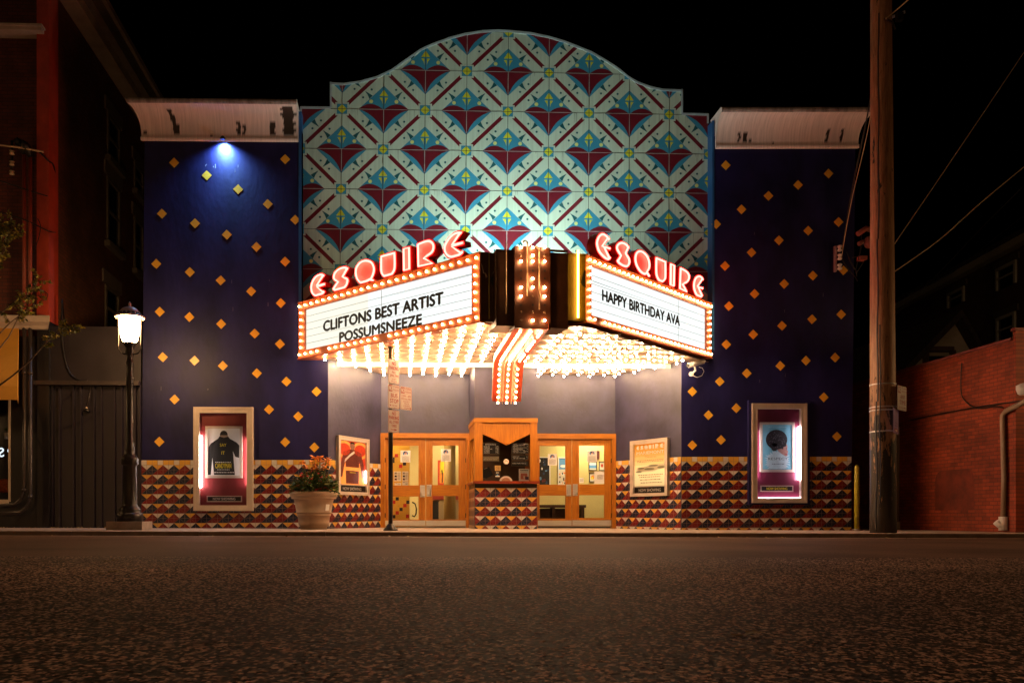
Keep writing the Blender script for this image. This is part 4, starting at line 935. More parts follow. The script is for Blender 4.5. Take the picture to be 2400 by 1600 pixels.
def now_showing(W, t, b, o, txt, wr=2.4):
    r = ring(W, t, b, wr, o - .01, o + .012, M_CREAMF, "caption_plate"); s = Sheet(W, b[0] + 1, b[1] + 1, b[2] - 1, b[3] - 1, o); s.rect(0, 0, 1, 1, P_BLACK); s.text("NOW SHOWING", .17, .27, .82, .74, txt, .02); build("caption", s.mb, r, recalc=False)
# case by the brick building
t = poster_case(FAC, (453, 953, 592.5, 1196.5), (466.8, 967, 577.8, 1183.4), "silver framed poster case with dark coat poster, between the street lamp and the flower planter", .13, M_CREAMF)
b = (481, 998, 568, 1119.6); pf = ring(FAC, t, b, 6, .02, .05, M_CREAMF, "poster_frame"); s = Sheet(FAC, 486.5, 1003, 562.5, 1114.5, .035)
s.rect(0, 0, 1, 1, P_WHITE, 0)
s.poly([(.0, .98), (.03, .40), (.10, .32), (.32, .22), (.37, .17), (.63, .17), (.69, .22), (.90, .30), (.98, .36), (.97, .62), (.86, .60), (.78, .48), (.84, .98)], P_BLACK, 1)
s.poly([(.10, .98), (.15, .62), (.20, .98)], P_WHITE, 2); s.disc(.50, .135, .12, .085, P_BLACK, 1); s.poly([(.36, .17), (.42, .145), (.60, .145), (.65, .175), (.5, .2)], mat("print_tan", (.36, .26, .2), .6), 2)
s.text("SAY", .38, .32, .58, .385, P_YEL, .015); s.text("IT", .43, .485, .53, .55, P_YEL, .015); s.text("CANDYMAN", .24, .735, .73, .84, P_YEL, .012); s.lines(.24, .70, .72, .73, 1, P_WHITE, 2, 3); s.lines(.30, .86, .68, .885, 1, P_WHITE, 2, 4); s.lines(.14, .915, .83, .945, 1, P_WHITE, 2, 5)
build("poster", s.mb, pf, recalc=False)
now_showing(FAC, t, (484.4, 1161, 567, 1175.6), .04, P_WHITE)
mb = MB(); mb.tube([FAC.P(470.4, 1020, .075), FAC.P(470.4, 1142, .075)], .02, M_TUBE); build("lamp_tube", mb, t)
mb = MB(); mb.tube([FAC.P(579.0, 1028, .05), FAC.P(579.0, 1135, .05)], .011, M_TUBE); build("lamp_tube", mb, t)
# case on the far wing
t = poster_case(FAC, (1763.4, 944.6, 1892.3, 1178), (1775.7, 957.5, 1878, 1166.4), "silver framed poster case with pale blue portrait poster and pink glow", .13, M_ALU, M_MARP)
ring(FAC, t, (1754.8, 937, 1898, 1182), 8.5, 0.013, .10, M_NAVY, "surround")
b = (1781.6, 988.8, 1862.9, 1105.7); pf = ring(FAC, t, b, 6, .02, .05, M_CREAMF, "poster_frame"); s = Sheet(FAC, 1787, 994.5, 1857, 1099.5, .035)
s.rect(0, 0, 1, 1, P_BLUE, 0)
rr = random.Random(9)
fan = []
for k in range(60):
    a = 2 * pi * k / 60; r = (1.0 if k % 2 else .78) * rr.uniform(.9, 1.1); fan.append((.50 + .44 * r * cos(a), .82 + .26 * r * sin(a)))
s.poly([(min(.985, max(.015, x)), min(.99, y)) for x, y in fan], P_PALE, 1)
s.poly([(.50, .45), (.62, .40), (.80, .42), (.84, .50), (.82, .56), (.86, .60), (.84, .64), (.84, .69), (.78, .71), (.66, .66), (.54, .60), (.48, .54)], P_SKIN, 2)
s.disc(.47, .335, .335, .205, P_HAIR, 3, 30)
for k in range(40): a = 2 * pi * k / 40; s.disc(.47 + .32 * cos(a), .335 + .195 * sin(a), .045, .028, P_HAIR, 3.2 + k % 2 * .2, 9)
P_HIL = mat('print_curl', (.10, .09, .11), .5)
for k in range(50):
    a = rr.uniform(0, 2 * pi); r = sqrt(rr.random()); s.disc(.47 + .29 * r * cos(a), .335 + .175 * r * sin(a), .016, .010, P_HIL, 4, 7)
s.disc(.40, .50, .12, .09, P_HAIR, 3); s.disc(.66, .46, .14, .04, P_HAIR, 3.5, 12)
s.rect(.62, .515, .70, .525, P_BLACK, 4); s.disc(.665, .535, .028, .010, P_BLACK, 4, 10); s.disc(.79, .66, .045, .014, P_PURP, 4, 10); s.disc(.80, .535, .02, .009, P_BLACK, 4, 8)
s.text("RESPECT", .19, .735, .84, .79, P_BLACK, -.005, 5); s.lines(.32, .87, .72, .89, 1, P_BLACK, 5, 8); s.lines(.2, .05, .8, .065, 1, P_PALE, 2, 6)
build("poster", s.mb, pf, recalc=False)
now_showing(FAC, t, (1782.9, 1137, 1859.6, 1151.6), .04, P_YEL)
mb = MB(); mb.tube([FAC.P(1871.6, 1000, .075), FAC.P(1871.6, 1124, .075)], .024, M_TUBEP); build("lamp_tube", mb, t)
mb = MB(); mb.tube([FAC.P(1778, 1166.5, .05), FAC.P(1873, 1166.5, .05)], .010, M_TUBEP); build("lamp_tube", mb, t)
mb = MB(); mb.tube([FAC.P(1773.9, 1010, .05), FAC.P(1773.9, 1120, .05)], .011, M_TUBEP); build("lamp_tube", mb, t)
# small cases on the splayed entrance walls
def uzbox(W, q, o):
    us = [W.uz(x, y, o) for x, y in q]; return (us[0][0] + us[3][0]) / 2, (us[1][0] + us[2][0]) / 2, (us[2][1] + us[3][1]) / 2, (us[0][1] + us[1][1]) / 2
class USheet(Sheet):
    def __init__(s, W, u0, u1, z0, z1, o): s.W, s.o, s.u0, s.u1, s.z0, s.z1, s.mb = W, o, u0, u1, z0, z1, MB()
def small_case(W, q, lab):
    o = .09; u0, u1, z0, z1 = uzbox(W, q, o); t = empty("poster_case", W.pt((u0 + u1) / 2, z0), lab, "poster case"); f = .10; mb = MB()
    for a in ((u0, u1, z1 - f, z1), (u0, u1, z0, z0 + f * .8)): mb.wbox(W, *a, .013, o, M_CREAMF)
    for a in ((u0, u0 + f, z0 + f * .8, z1 - f), (u1 - f, u1, z0 + f * .8, z1 - f)): mb.wbox(W, *a, .013, o - .001, M_CREAMF)
    for a in ((u0, u1, z1 - .03, z1), (u0, u1, z0, z0 + .03)): mb.wbox(W, *a, .013, o + .012, M_CREAMF)
    for a in ((u0, u0 + .03, z0, z1), (u1 - .03, u1, z0, z1)): mb.wbox(W, *a, .013, o + .011, M_CREAMF)
    build("frame", mb, t)
    i0, i1, j0, j1 = u0 + f, u1 - f, z0 + f * .8, z1 - f; cap = .15
    mb = MB(); mb.wbox(W, i0, i1, j0, j1, .013, .02, M_CREAMF); mb.wbox(W, i0, i1, j0 + cap, j0 + cap + .03, .02, .06, M_CREAMF); build("backing", mb, t)
    c = USheet(W, i0, i1, j0, j0 + cap, .03); c.rect(0, 0, 1, 1, P_BLACK, 0); c.text("NOW SHOWING", .14, .25, .84, .75, P_WHITE, .022); build("caption", c.mb, t, recalc=False)
    mb = MB(); mb.face([W.pt(i0, j0, o - .02), W.pt(i1, j0, o - .02), W.pt(i1, j1, o - .02), W.pt(i0, j1, o - .02)], M_GLASS); build("glass_cover", mb, t, recalc=False)
    return t, USheet(W, i0, i1, j0 + cap + .03, j1, .03)
GLOW_RED = mat("glow_print_red", (.6, .06, .02), .5, emit=(.6, .05, .015), es=.22, var=.2, vscale=8); GLOW_ORA = mat("glow_print_orange", (.85, .30, .05), .5, emit=(.9, .28, .05), es=.40, var=.2, vscale=8); GLOW_BODY = mat("glow_print_brown", (.16, .035, .025), .5, emit=(.2, .03, .02), es=.08, var=.4, vscale=20)  # emission in the print stands in for the case tube's light
t, s = small_case(SPL, [(794, 1020.8), (865.5, 1028), (865.5, 1161), (793, 1158)], "small lit poster case with red action poster on the angled wall behind the flower planter")
s.rect(0, 0, 1, 1, GLOW_RED, 0); s.disc(.2, .2, .30, .20, GLOW_ORA, 1); s.disc(.8, .2, .30, .20, GLOW_ORA, 1); s.disc(.2, .2, .22, .14, GLOW_RED, 2); s.disc(.8, .2, .22, .14, GLOW_RED, 2); s.poly([(.0, 1), (.1, .5), (.9, .5), (1, 1)], GLOW_ORA, 1)
s.disc(.5, .11, .10, .085, P_SKIN, 3); s.poly([(.40, .07), (.44, .02), (.56, .02), (.60, .07), (.5, .05)], P_BLACK, 3.5)
s.poly([(.44, .18), (.56, .18), (.84, .26), (.94, .55), (.97, .82), (.88, .84), (.80, .55), (.76, .45), (.74, .98), (.26, .98), (.24, .45), (.20, .55), (.12, .84), (.03, .82), (.06, .55), (.16, .26)], GLOW_BODY, 2)
s.poly([(.56, .22), (.60, .26), (.40, .36), (.20, .50), (.22, .42), (.40, .30)], P_WHITE, 4); s.rect(.22, .60, .78, .68, GLOW_ORA, 4); s.rect(.40, .71, .62, .73, P_YEL, 4)
build("poster", s.mb, t, recalc=False)
mb = MB(); mb.tube([SPL.pt(s.u1 - .01, s.z0 + .06, .05), SPL.pt(s.u1 - .01, s.z0 + .36, .05)], .008, M_TUBE); build("lamp_tube", mb, t)
t, s = small_case(SPR, [(1476.6, 1033.5), (1564.3, 1024.7), (1564.3, 1160), (1477, 1164)], "small lit poster case with amber lettered poster on the angled entrance wall")
for k in range(10):
    f = k / 9; c = (0.74 + .08 * f, 0.30 + .40 * f, 0.02 + .36 * f); m = mat("amber_print_%d" % k, c, .5, emit=c, es=.16 + .26 * math.exp(-((f - .6) / .3) ** 2)); s.rect(0, k / 10, 1, (k + 1) / 10, m, 0)
E7 = T1; us = USheet(s.W, *((lambda a, b: (a[0], b[0], b[1], a[1]))(s.xy(.07, .03), s.xy(.93, .135))), s.o)
for tr in E7:
    p = [(q.x, q.y) for q in smooth_poly(tr, 3)]; sh = [(x, y + (x - 148) * .275) for x, y in p]
    us.poly([((x - 148) / 1935, (y - 590) / 360) for x, y in sh], P_WHITE, 3)
s.mb.raw(us.mb.v, us.mb.f, P_WHITE)
s.text("MARIEMONT", .07, .175, .93, .245, P_WHITE, .03); s.text("Theatres", .33, .29, .70, .335, P_ORA, 0); s.lines(.08, .38, .92, .44, 2, mat("print_brown", (.42, .22, .06), .6), 2, 2)
G = mat("print_greygreen", (.32, .32, .22), .5); L = mat("print_cream", (.72, .66, .5), .5)
s.poly([(.05, .60), (.5, .50), (.98, .50), (.98, .56), (.60, .66), (.10, .66)], L, 1)
for x, y, rx, ry in ((.20, .575, .12, .022), (.60, .525, .15, .024), (.48, .60, .16, .026), (.14, .655, .1, .022), (.85, .575, .12, .028)): s.disc(x, y, rx, ry, G, 2)
for k, (x0, x1, y) in enumerate(((.12, .9, .735), (.16, .82, .785), (.18, .85, .85), (.20, .88, .92))): s.lines(x0, y - .015, x1, y + .02, 1, MATS["print_brown"], 2, 20 + k)
build("poster", s.mb, t, recalc=False)

# ================================================================== entrance details
def notice(W, x0, y0, x1, y1, o, lab):
    s = Sheet(W, x0, y0, x1, y1, o); s.rect(0, 0, 1, 1, M_PAPER, 0); s.disc(.5, .25, .26, .19, mat("print_royal", (.06, .16, .38), .6), 1); s.disc(.52, .23, .13, .11, P_SKIN, 2); s.disc(.52, .36, .18, .06, P_WHITE, 2, 12)
    s.disc(.42, .16, .1, .05, P_HAIR, 2.5, 10); s.lines(.14, .48, .88, .92, 8, M_INK, 2, int(x0))
    o_ = build("notice", s.mb, None, recalc=False, base=W.pt((s.u0 + s.u1) / 2, s.z1, o)); tag(o_, lab, "notice", "notices taped to the entrance doors")
notice(DOOR, 938.5, 1055, 962, 1083, -.045, "white notice on the door glass beside the sign post, over the yellow pillar")
notice(DOOR, 1033.5, 1052, 1056.5, 1081, -.045, "white notice on the door glass above the tall red and yellow lobby poster")
notice(DOOR, 1284, 1063, 1305, 1090, -.045, "white notice on the door glass overlapping the black framed lobby poster")
notice(DOOR, 1376, 1055, 1399, 1082, -.045, "white notice on the farthest door, above the small lobby picture frames")
def framed(W, x0, y0, x1, y1, o, lab, art, name="framed_poster", cat="poster", fm=None, group=None, wf=2.2):
    cu, cz = W.uz((x0 + x1) / 2, y1, o); t = empty(name, W.pt(cu, cz, 0), lab, cat, group); ring(W, t, (x0, y0, x1, y1), wf, .004, .03, fm or M_WHITE, "frame")
    s = Sheet(W, x0 + wf * .8, y0 + wf * .8, x1 - wf * .8, y1 - wf * .8, .012); art(s); build("picture", s.mb, t, recalc=False)
def art_mix(cols, seed):
    def f(s):
        r = random.Random(seed); s.rect(0, 0, 1, 1, cols[0], 0)
        for k in range(26): s.disc(r.random() * .8 + .1, r.random() * .86 + .07, r.uniform(.03, .1), r.uniform(.02, .07), cols[1 + k % (len(cols) - 1)], 1 + k * .05, 9)
    return f
P_NAVY = mat("print_navy", (.02, .05, .12), .5); P_SKY = mat("print_sky", (.12, .30, .55), .5); P_BONE = mat("print_bone", (.66, .6, .48), .6)
framed(RW, 1250, 1070, 1290, 1138, .03, "black and white framed poster on the lobby wall behind the door beside the ticket booth", art_mix([P_BLACK, P_NAVY, P_WHITE, P_DRED, P_SKY, P_BLACK], 3))
def art_sky(s):
    s.rect(0, 0, 1, .42, P_SKY, 0); s.rect(0, .42, 1, 1, P_BONE, 0); r = random.Random(5)
    for k in range(22): s.disc(r.uniform(.1, .9), r.uniform(.5, .94), .08, .04, (P_ORA, P_BLACK, P_WHITE, P_DRED)[k % 4], 1 + k * .05, 8)
    s.disc(.5, .3, .35, .05, P_WHITE, 1)
framed(RW, 1308, 1071, 1333, 1138, .03, "framed poster of blue sky over sand on the lobby wall beside the door stile", art_sky)
framed(RW, 1380, 1080, 1399, 1102, .02, "small framed picture of a blue seascape in the lobby behind the farthest door", lambda s: (s.rect(0, 0, 1, .4, P_WHITE, 0), s.rect(0, .4, 1, .8, P_SKY, 0), s.rect(0, .8, 1, 1, P_BONE, 0)), "picture_frame", "picture", M_DKMET, wf=1.4)
framed(RW, 1404, 1081, 1418, 1102, .02, "small framed picture with red flower in the lobby behind the farthest door", lambda s: (s.rect(0, 0, 1, 1, P_BONE, 0), s.disc(.5, .45, .25, .22, P_RED, 1)), "picture_frame", "picture", M_DKMET, wf=1.4)
framed(RW, 1381, 1107, 1397, 1129, .02, "small framed picture in yellow tones beside the white paper sheets in the lobby", lambda s: (s.rect(0, 0, 1, 1, P_BONE, 0), s.disc(.5, .5, .3, .25, P_ORA, 1), s.disc(.4, .6, .2, .14, P_YEL, 2)), "picture_frame", "picture", M_DKMET, wf=1.4)
framed(RW, 1397, 1056, 1405, 1076, .02, "narrow dark red frame half hidden by the notice on the farthest door", lambda s: s.rect(0, 0, 1, 1, P_DRED, 0), "picture_frame", "picture", P_DRED, wf=1.2)
s = Sheet(DOOR, 1393, 1104, 1417, 1133, -.046); s.rect(0, 0, 1, 1, M_PAPER, 0); s.rect(.3, .3, .8, .62, M_INK, 1); s.rect(.33, .33, .77, .59, M_PAPER, 2); s.lines(.36, .36, .74, .57, 3, M_INK, 3, 2)
tag(build("paper_sheet", s.mb, None, recalc=False, base=DOOR.pt(s.u0, s.z0)), "white printed sheet with a boxed text at the lower corner of the farthest door glass", "sheet")
s = Sheet(DOOR, 1358, 1119, 1368, 1131, -.046); s.rect(0, 0, 1, 1, M_PAPER, 0); s.lines(.15, .2, .85, .8, 4, M_INK, 1, 6)
tag(build("paper_sheet", s.mb, None, recalc=False, base=DOOR.pt(s.u0, s.z0)), "tiny white card low on the farthest door glass next to its handle", "sheet")
mb = MB(); WB = mat("bench_brown", (0.05, 0.022, 0.012), .5, var=.2); BW = Wall((0, 3.6), (1, 0))
a0, b0 = BW.uz(1264, 1195), BW.uz(1372, 1215); mb.wbox(BW, a0[0] - .2, b0[0], .52, .60, -.35, .1, WB)
for u in (a0[0] - .1, (a0[0] + b0[0]) / 2 - .3, b0[0] - .12): mb.wbox(BW, u, u + .08, 0, .52, -.3, .05, WB)
mb.wbox(BW, a0[0] - .1, b0[0] - .5, .15, .50, -.3, -.26, WB)
tag(build("lobby_bench", mb, None, base=BW.pt(a0[0], 0)), "low dark brown wooden bench in the lobby behind the doors", "bench")
def art_fig(s):
    s.rect(0, 0, 1, 1, P_RED, 0); s.rect(.18, .08, .9, .92, P_ORA, 1); s.rect(.3, .0, .8, .5, P_YEL, 2); s.poly([(.42, .9), (.45, .6), (.38, .4), (.5, .36), (.58, .5), (.56, .9)], P_BLACK, 3)
LB = Wall((0, 5.6), (1, 0))
framed(LB, 1026, 1078, 1047, 1137, .03, "tall red and yellow poster in the lobby behind the door between sign post and booth", art_fig, fm=P_RED, wf=1.2)
for k, (x0, y0, x1, y1, lab) in enumerate(((923, 1104, 940, 1127, "white flyer with three small photos on the yellow tiled pillar"), (943, 1104, 957, 1127, "white flyer with a column of pictures on the yellow tiled pillar"), (925, 1131, 940, 1137, "top edge of a flyer low on the yellow pillar beside the post"), (943, 1128, 957, 1137, "short flyer below the picture flyer on the yellow pillar"))):
    s = Sheet(LP, x0, y0, x1, y1, .006); s.rect(0, 0, 1, 1, M_PAPER, 0)
    for j in range(3 if k < 2 else 1): s.rect(.1, .1 + j * .3, .42, .3 + j * .3, (M_INK, P_BLACK, P_DRED)[j], 1)
    s.lines(.5, .15, .9, .85, 5 if k < 2 else 2, M_INK, 1, k); tag(build("flyer", s.mb, None, recalc=False, base=LP.pt(s.u0, s.z0)), lab, "flyer", "flyers on the tiled lobby pillar")
mb = MB(); CW = Wall((0, 5.2), (1, 0)); a0 = CW.uz(1012, 1200)[0]; b0 = CW.uz(1085, 1200)[0]; CR = mat("counter_maroon", (.25, .03, .02), .4)
mb.wbox(CW, a0, b0, .0, .78, -.4, 0, mat("counter_tan", (.30, .20, .10), .5)); mb.wbox(CW, a0 - .05, b0, .78, 1.02, -.45, .05, CR)
r = random.Random(8)
for k in range(20):
    u = a0 + .1 + (b0 - a0 - .2) * r.random(); mb.wbox(CW, u, u + .07, 1.02, 1.02 + r.uniform(.06, .16), -.2, -.1, (P_WHITE, P_RED, P_ORA, P_BONE)[k % 4])
tag(build("snack_counter", mb, None, base=CW.pt(a0, 0)), "maroon topped snack counter stacked with small boxes deep in the lobby", "counter")
mb = MB(); q = Wall((0, 4.4), (1, 0)); mb.pbox(q, 1014, 1174, 1028, 1216, -.04, 0, M_BLK); mb.pbox(q, 1012.5, 1172, 1029.5, 1175, -.04, .01, WB); tag(build("chalkboard", mb, None, base=q.P(1021, 1216)), "small black chalkboard standing in the lobby, lower pane of the door beside the booth", "board")
mb = MB(); q = Wall((0, 3.2), (1, 0)); pts = [(966, 1176), (973, 1180), (976, 1192), (975, 1204), (971, 1210), (966, 1207)]; mb.tube([q.P(x, y) for x, y in pts], .02, M_BLK); tag(build("barrier_rope", mb, None, base=q.P(970, 1210)), "thick black rope hanging in a loop behind the door nearest the sign post", "rope")

# ticket booth contents
def board(x0, y0, x1, y1, o, lab, rows, body=P_BLACK, txt=None, edge=mat("board_edge", (.16, .12, .08), .5)):
    t = empty("menu_board", BOO.P((x0 + x1) / 2, y1, o), lab, "menu board", "letter boards in the ticket booth window"); mb = MB(); mb.pbox(BOO, x0, y0, x1, y1, o - .02, o, edge); build("board", mb, t)
    s = Sheet(BOO, x0 + .8, y0 + 1.2, x1 - .8, y1 - 1.2, o + .001); s.rect(0, 0, 1, 1, body, 0)
    for (tx, a, b_, c, d) in rows: s.text(tx, a, b_, c, d, txt or P_WHITE, .02)
    build("lettering", s.mb, t, recalc=False)
o = -.13
R = [("ADMISSION PRICES", .10, .07, .80, .17)]
for k, (a, b_) in enumerate((("BEFORE 6PM", "7.75"), ("EVENINGS", "10.25"), ("BARGAIN TUES", "7.00"), ("CHILD", "7.75"), ("STUDENT", "8.25"), ("SENIOR", "7.75"))):
    y = .27 + k * .12; R += [(a, .03, y, .40 if k != 2 else .56, y + .085), (b_, .78, y, .96, y + .085)]
board(1132, 1037, 1170.5, 1064, o, "black letter board with admission prices in the ticket booth window", R)
board(1132, 1068, 1170, 1080.5, o, "tan board with two lines under the admission price list", [("THEATER OPENS 30 MIN", .02, .15, .97, .45), ("BEFORE FIRST SHOW", .02, .55, .90, .85)], mat("board_tan", (.30, .22, .12), .5), P_BONE)
R = []
for k, (a, b_) in enumerate((("RESPECT", "PG-13"), ("1:00 4:00 7:00 9:50", ""), ("CANDYMAN", "R"), ("1:15 3:15 5:15 7:15 9:15", ""), ("THE GREEN KNIGHT", "R"), ("1:40 4:20 7:20 9:55", ""), ("SHANG-CHI", "PG-13"), ("1:00 4:00 7:10 10:00", ""))):
    y = .03 + k * .121; R.append((a, .05 + .02 * (k % 2), y, min(.88, .05 + .038 * len(a)), y + .085))
    if b_: R.append((b_, .97 - .05 * len(b_), y, .97, y + .085))
board(1199, 1037.5, 1239, 1063, o, "tall black letter board with film titles and times in the booth window", R)
board(1199, 1066, 1238, 1077.5, o, "short black letter board with a title and one row of times", [("FLAG DAY", .05, .12, .46, .42), ("R", .92, .12, .96, .42), ("2:00 5:00 7:30 9:40", .05, .56, .80, .86)])
board(1199, 1080.5, 1238, 1091.5, o, "lowest black letter board with a single line about popcorn", [("SODA POPCORN $5", .03, .28, .90, .62)])
mb = MB(); p = BOO.P(1186.4, 1081.5, -.08); prof = [(.068, 0), (.068, .012), (.045, .018), (.028, .006), (.0, .006)]
ring_v = []
for r_, h_ in prof: ring_v.append([p + V((r_ * cos(2*pi*k/20), -h_, r_ * sin(2*pi*k/20))) for k in range(20)])
for A1, A2 in zip(ring_v[:-1], ring_v[1:]):
    for k in range(20): mb.face([A1[k], A1[(k+1) % 20], A2[(k+1) % 20], A2[k]], M_CREAMF, True)
tag(build("speaking_vent", mb, None, base=p), "round pale speaking vent set in the ticket booth glass", "vent")
mb = MB(); c = BOO.P(1185.8, 1127, -.075)
def arc(rx, rz, n=18): return [(c.x + rx * cos(pi * k / n), c.z + rz * sin(pi * k / n)) for k in range(n + 1)]
a1, a2 = arc(.155, .125), arc(.11, .085)
for k in range(18):
    q = [(a1[k], a1[k+1], a2[k+1], a2[k])][0]; mb.prism([V((x, c.y - .012, z)) for x, z in q], V((0, .03, 0)), M_CREAMF)
mb.prism([V((x, c.y + .004, z)) for x, z in a2], V((0, .01, 0)), mat("hatch_wood", (.42, .2, .1), .5))
tag(build("ticket_hatch", mb, None, base=c), "arched pale ticket hatch at the counter of the booth", "hatch")
s = Sheet(BOO, 1160, 1090.5, 1173, 1102.5, -.083); s.rect(0, 0, 1, 1, mat("sticker_amber", (.62, .36, .10), .5), 0)
for k, tx in enumerate(("BLACK", "LIVES", "MATTER")): s.text(tx, .12, .10 + k * .3, .88, .32 + k * .3, P_BLACK, .03)
tag(build("window_sticker", s.mb, None, recalc=False, base=BOO.P(1166, 1102)), "square amber sticker with three dark words on the booth glass", "sticker")
s = Sheet(BOO, 1161, 1104, 1171, 1117, -.083); s.rect(0, 0, 1, 1, P_BLACK, 0); s.rect(0, .78, 1, 1, P_BONE, 1); s.disc(.5, .68, .22, .16, P_SKY, 2, 12); s.lines(.15, .08, .85, .4, 3, P_BONE, 2, 7)
tag(build("window_sticker", s.mb, None, recalc=False, base=BOO.P(1166, 1117)), "small black and white sticker with blue emblem below the amber sticker", "sticker")
s = Sheet(BOO, 1216, 1098, 1240, 1127, -.10); s.rect(0, 0, 1, 1, M_PAPER, 0); s.rect(.14, .08, .90, .17, P_BLACK, 1); s.text("ESQUIRE", .2, .10, .84, .15, M_PAPER, .02); s.rect(.18, .36, .82, .84, mat("print_coral", (.55, .14, .09), .6), 1); s.disc(.52, .68, .08, .13, P_BONE, 2, 10); s.rect(.62, .64, .96, .88, mat("print_aubergine", (.09, .04, .08), .6), 3); s.lines(.12, .22, .88, .32, 2, M_INK, 1, 4)
for k in range(4): s.rect(.18, .44 + k * .1, .82, .447 + k * .1, P_BONE, 1.5)
tag(build("booth_flyer", s.mb, None, recalc=False, base=BOO.P(1228, 1127)), "white flyer with coral square picture standing in the booth window corner", "flyer")
mb = MB(); pts = [BOO.P(x, y, -.5) for x, y in ((1132, 1098), (1146, 1093), (1156, 1112), (1140, 1121), (1132, 1119))]; mb.prism(pts, V((0, .06, 0)), M_BLK); pts = [BOO.P(x, y, -.495) for x, y in ((1134, 1098), (1142, 1095), (1142.6, 1096.2), (1134.5, 1099.6))]; mb.prism(pts, V((0, -.006, 0)), M_INK); tag(build("ticket_monitor", mb, None, base=pts[0]), "tilted black monitor back inside the ticket booth", "monitor")

# ================================================================== security camera
p0 = FAC.P(1620, 876); sc = empty("security_camera", p0, "white bullet security camera under the end of the marquee beside the far wing", "camera"); 
a, b = FAC.P(1613, 856, .42), FAC.P(1650, 846, .22); d = (b - a).normalized(); mb = MB(); mb.tube([a, b], .062, M_WHITE, 4); mb.tube([a - d * .02, a + d * .02], .045, M_BLK, 10); build("housing", mb, sc)
mb = MB(); m_ = FAC.P(1628, 856, .3); mb.tube([m_, FAC.P(1630, 868, .25), FAC.P(1620, 876, .06)], .022, M_WHITE); mb.tube([FAC.P(1620, 876, .0), FAC.P(1620, 876, .04)], .06, M_WHITE, 12); build("bracket", mb, sc)
mb = MB(); mb.tube([FAC.P(x, y, .12) for x, y in ((1624, 880), (1634, 884), (1645, 880), (1650, 870), (1646, 862), (1638, 860))], .006, M_WHITE, 6); build("cable", mb, sc)

# ================================================================== street lamps
M_POST = mat("lamp_post_black", (0.022, 0.017, 0.013), 0.33, metal=.3, var=.3, vscale=8); M_GLOBE = emat("lamp_globe", (1.0, 0.58, 0.24), 55.0); M_GLOBE_ADDED = emat("lamp_globe_added", (1.0, 0.50, 0.18), 210.0)  # second globe glows stronger, for the added lamps behind the viewer
def street_lamp(x, y, lab, group=None):
    z = gz(x); t = empty("street_lamp", (x, y, z), lab, "street lamp", group)
    mb = MB(); mb.box(x - .36, x + .36, y - .36, y + .36, z - .1, z + .175, M_CONC); build("plinth", mb, t)
    mb = MB(); mb.lathe((x, y, z), [(.27, .175), (.27, .32), (.25, .34), (.22, .36), (.235, .40), (.20, .46), (.165, .49), (.15, .53), (.14, 1.30), (.15, 1.33), (.18, 1.36), (.17, 1.42), (.185, 1.46), (.15, 1.51), (.10, 1.58), (.11, 1.64), (.085, 1.74), (.09, 1.80), (.075, 1.82), (.072, 3.10), (.082, 3.13), (.07, 3.17), (.068, 3.40), (.082, 3.43), (.08, 3.47), (.06, 3.50), (.065, 3.60), (.10, 3.66), (.085, 3.74), (.11, 3.80), (.15, 3.86)], M_POST, 24, .10, 9); build("post", mb, t)
    mb = MB()
    for s in (1, -1): mb.tube([(x + s * .06, y, z + 3.62), (x + s * .17, y, z + 3.65), (x + s * .235, y, z + 3.74), (x + s * .235, y, z + 4.42)], .014, M_POST, 6)
    build("guard_arms", mb, t)
    mb = MB(); mb.lathe((x, y, z), [(.12, 3.88), (.155, 3.92), (.185, 4.05), (.205, 4.25), (.21, 4.40)], M_GLOBE, 24); build("globe", mb, t)
    mb = MB(); prof = [(.30, 4.375), (.31, 4.39), (.29, 4.42), (.215, 4.425), (.205, 4.47), (.185, 4.52), (.14, 4.57), (.08, 4.60), (.03, 4.61), (.022, 4.64), (.032, 4.66), (.018, 4.69), (0.0, 4.72)]; mb.lathe((x, y, z), prof, mat("hood_paint", (.60, .44, .40), .4, metal=.3, var=.3), 28)
    for k in range(14):
        a = 2 * pi * k / 14; mb.ball((x + .2 * cos(a), y + .2 * sin(a), z + 4.445), .042, M_POST, 8, 5)
    build("hood", mb, t); return t
p = onY(304, 1236, -2.5)
lamp0 = street_lamp(p.x, p.y, "black cast iron street lamp with glowing globe on concrete plinth beside the metal clad wall", "street lamps along the street")
for k, (x, y, lab) in enumerate(((13.6, -3.8, "added street lamp past the red brick building, unseen outside the picture"), (-16.5, -3.0, "added unseen street lamp outside the picture beyond the brick building"), (-21.0, -37.0, "added unseen street lamp behind the viewer, towards the brick building"), (-0.6, -38.0, "added unseen street lamp behind the viewer, towards the red wall"))):  # lamp copies added out of view to light the road and wings
    c = copy_tree(lamp0); c.location = (x, y, gz(x) if k < 2 else -.08); c["label"] = lab
    if k > 1:
        for ch in c.children:
            if ch.name.startswith("globe"): ch.data = ch.data.copy(); ch.data.materials[0] = M_GLOBE_ADDED

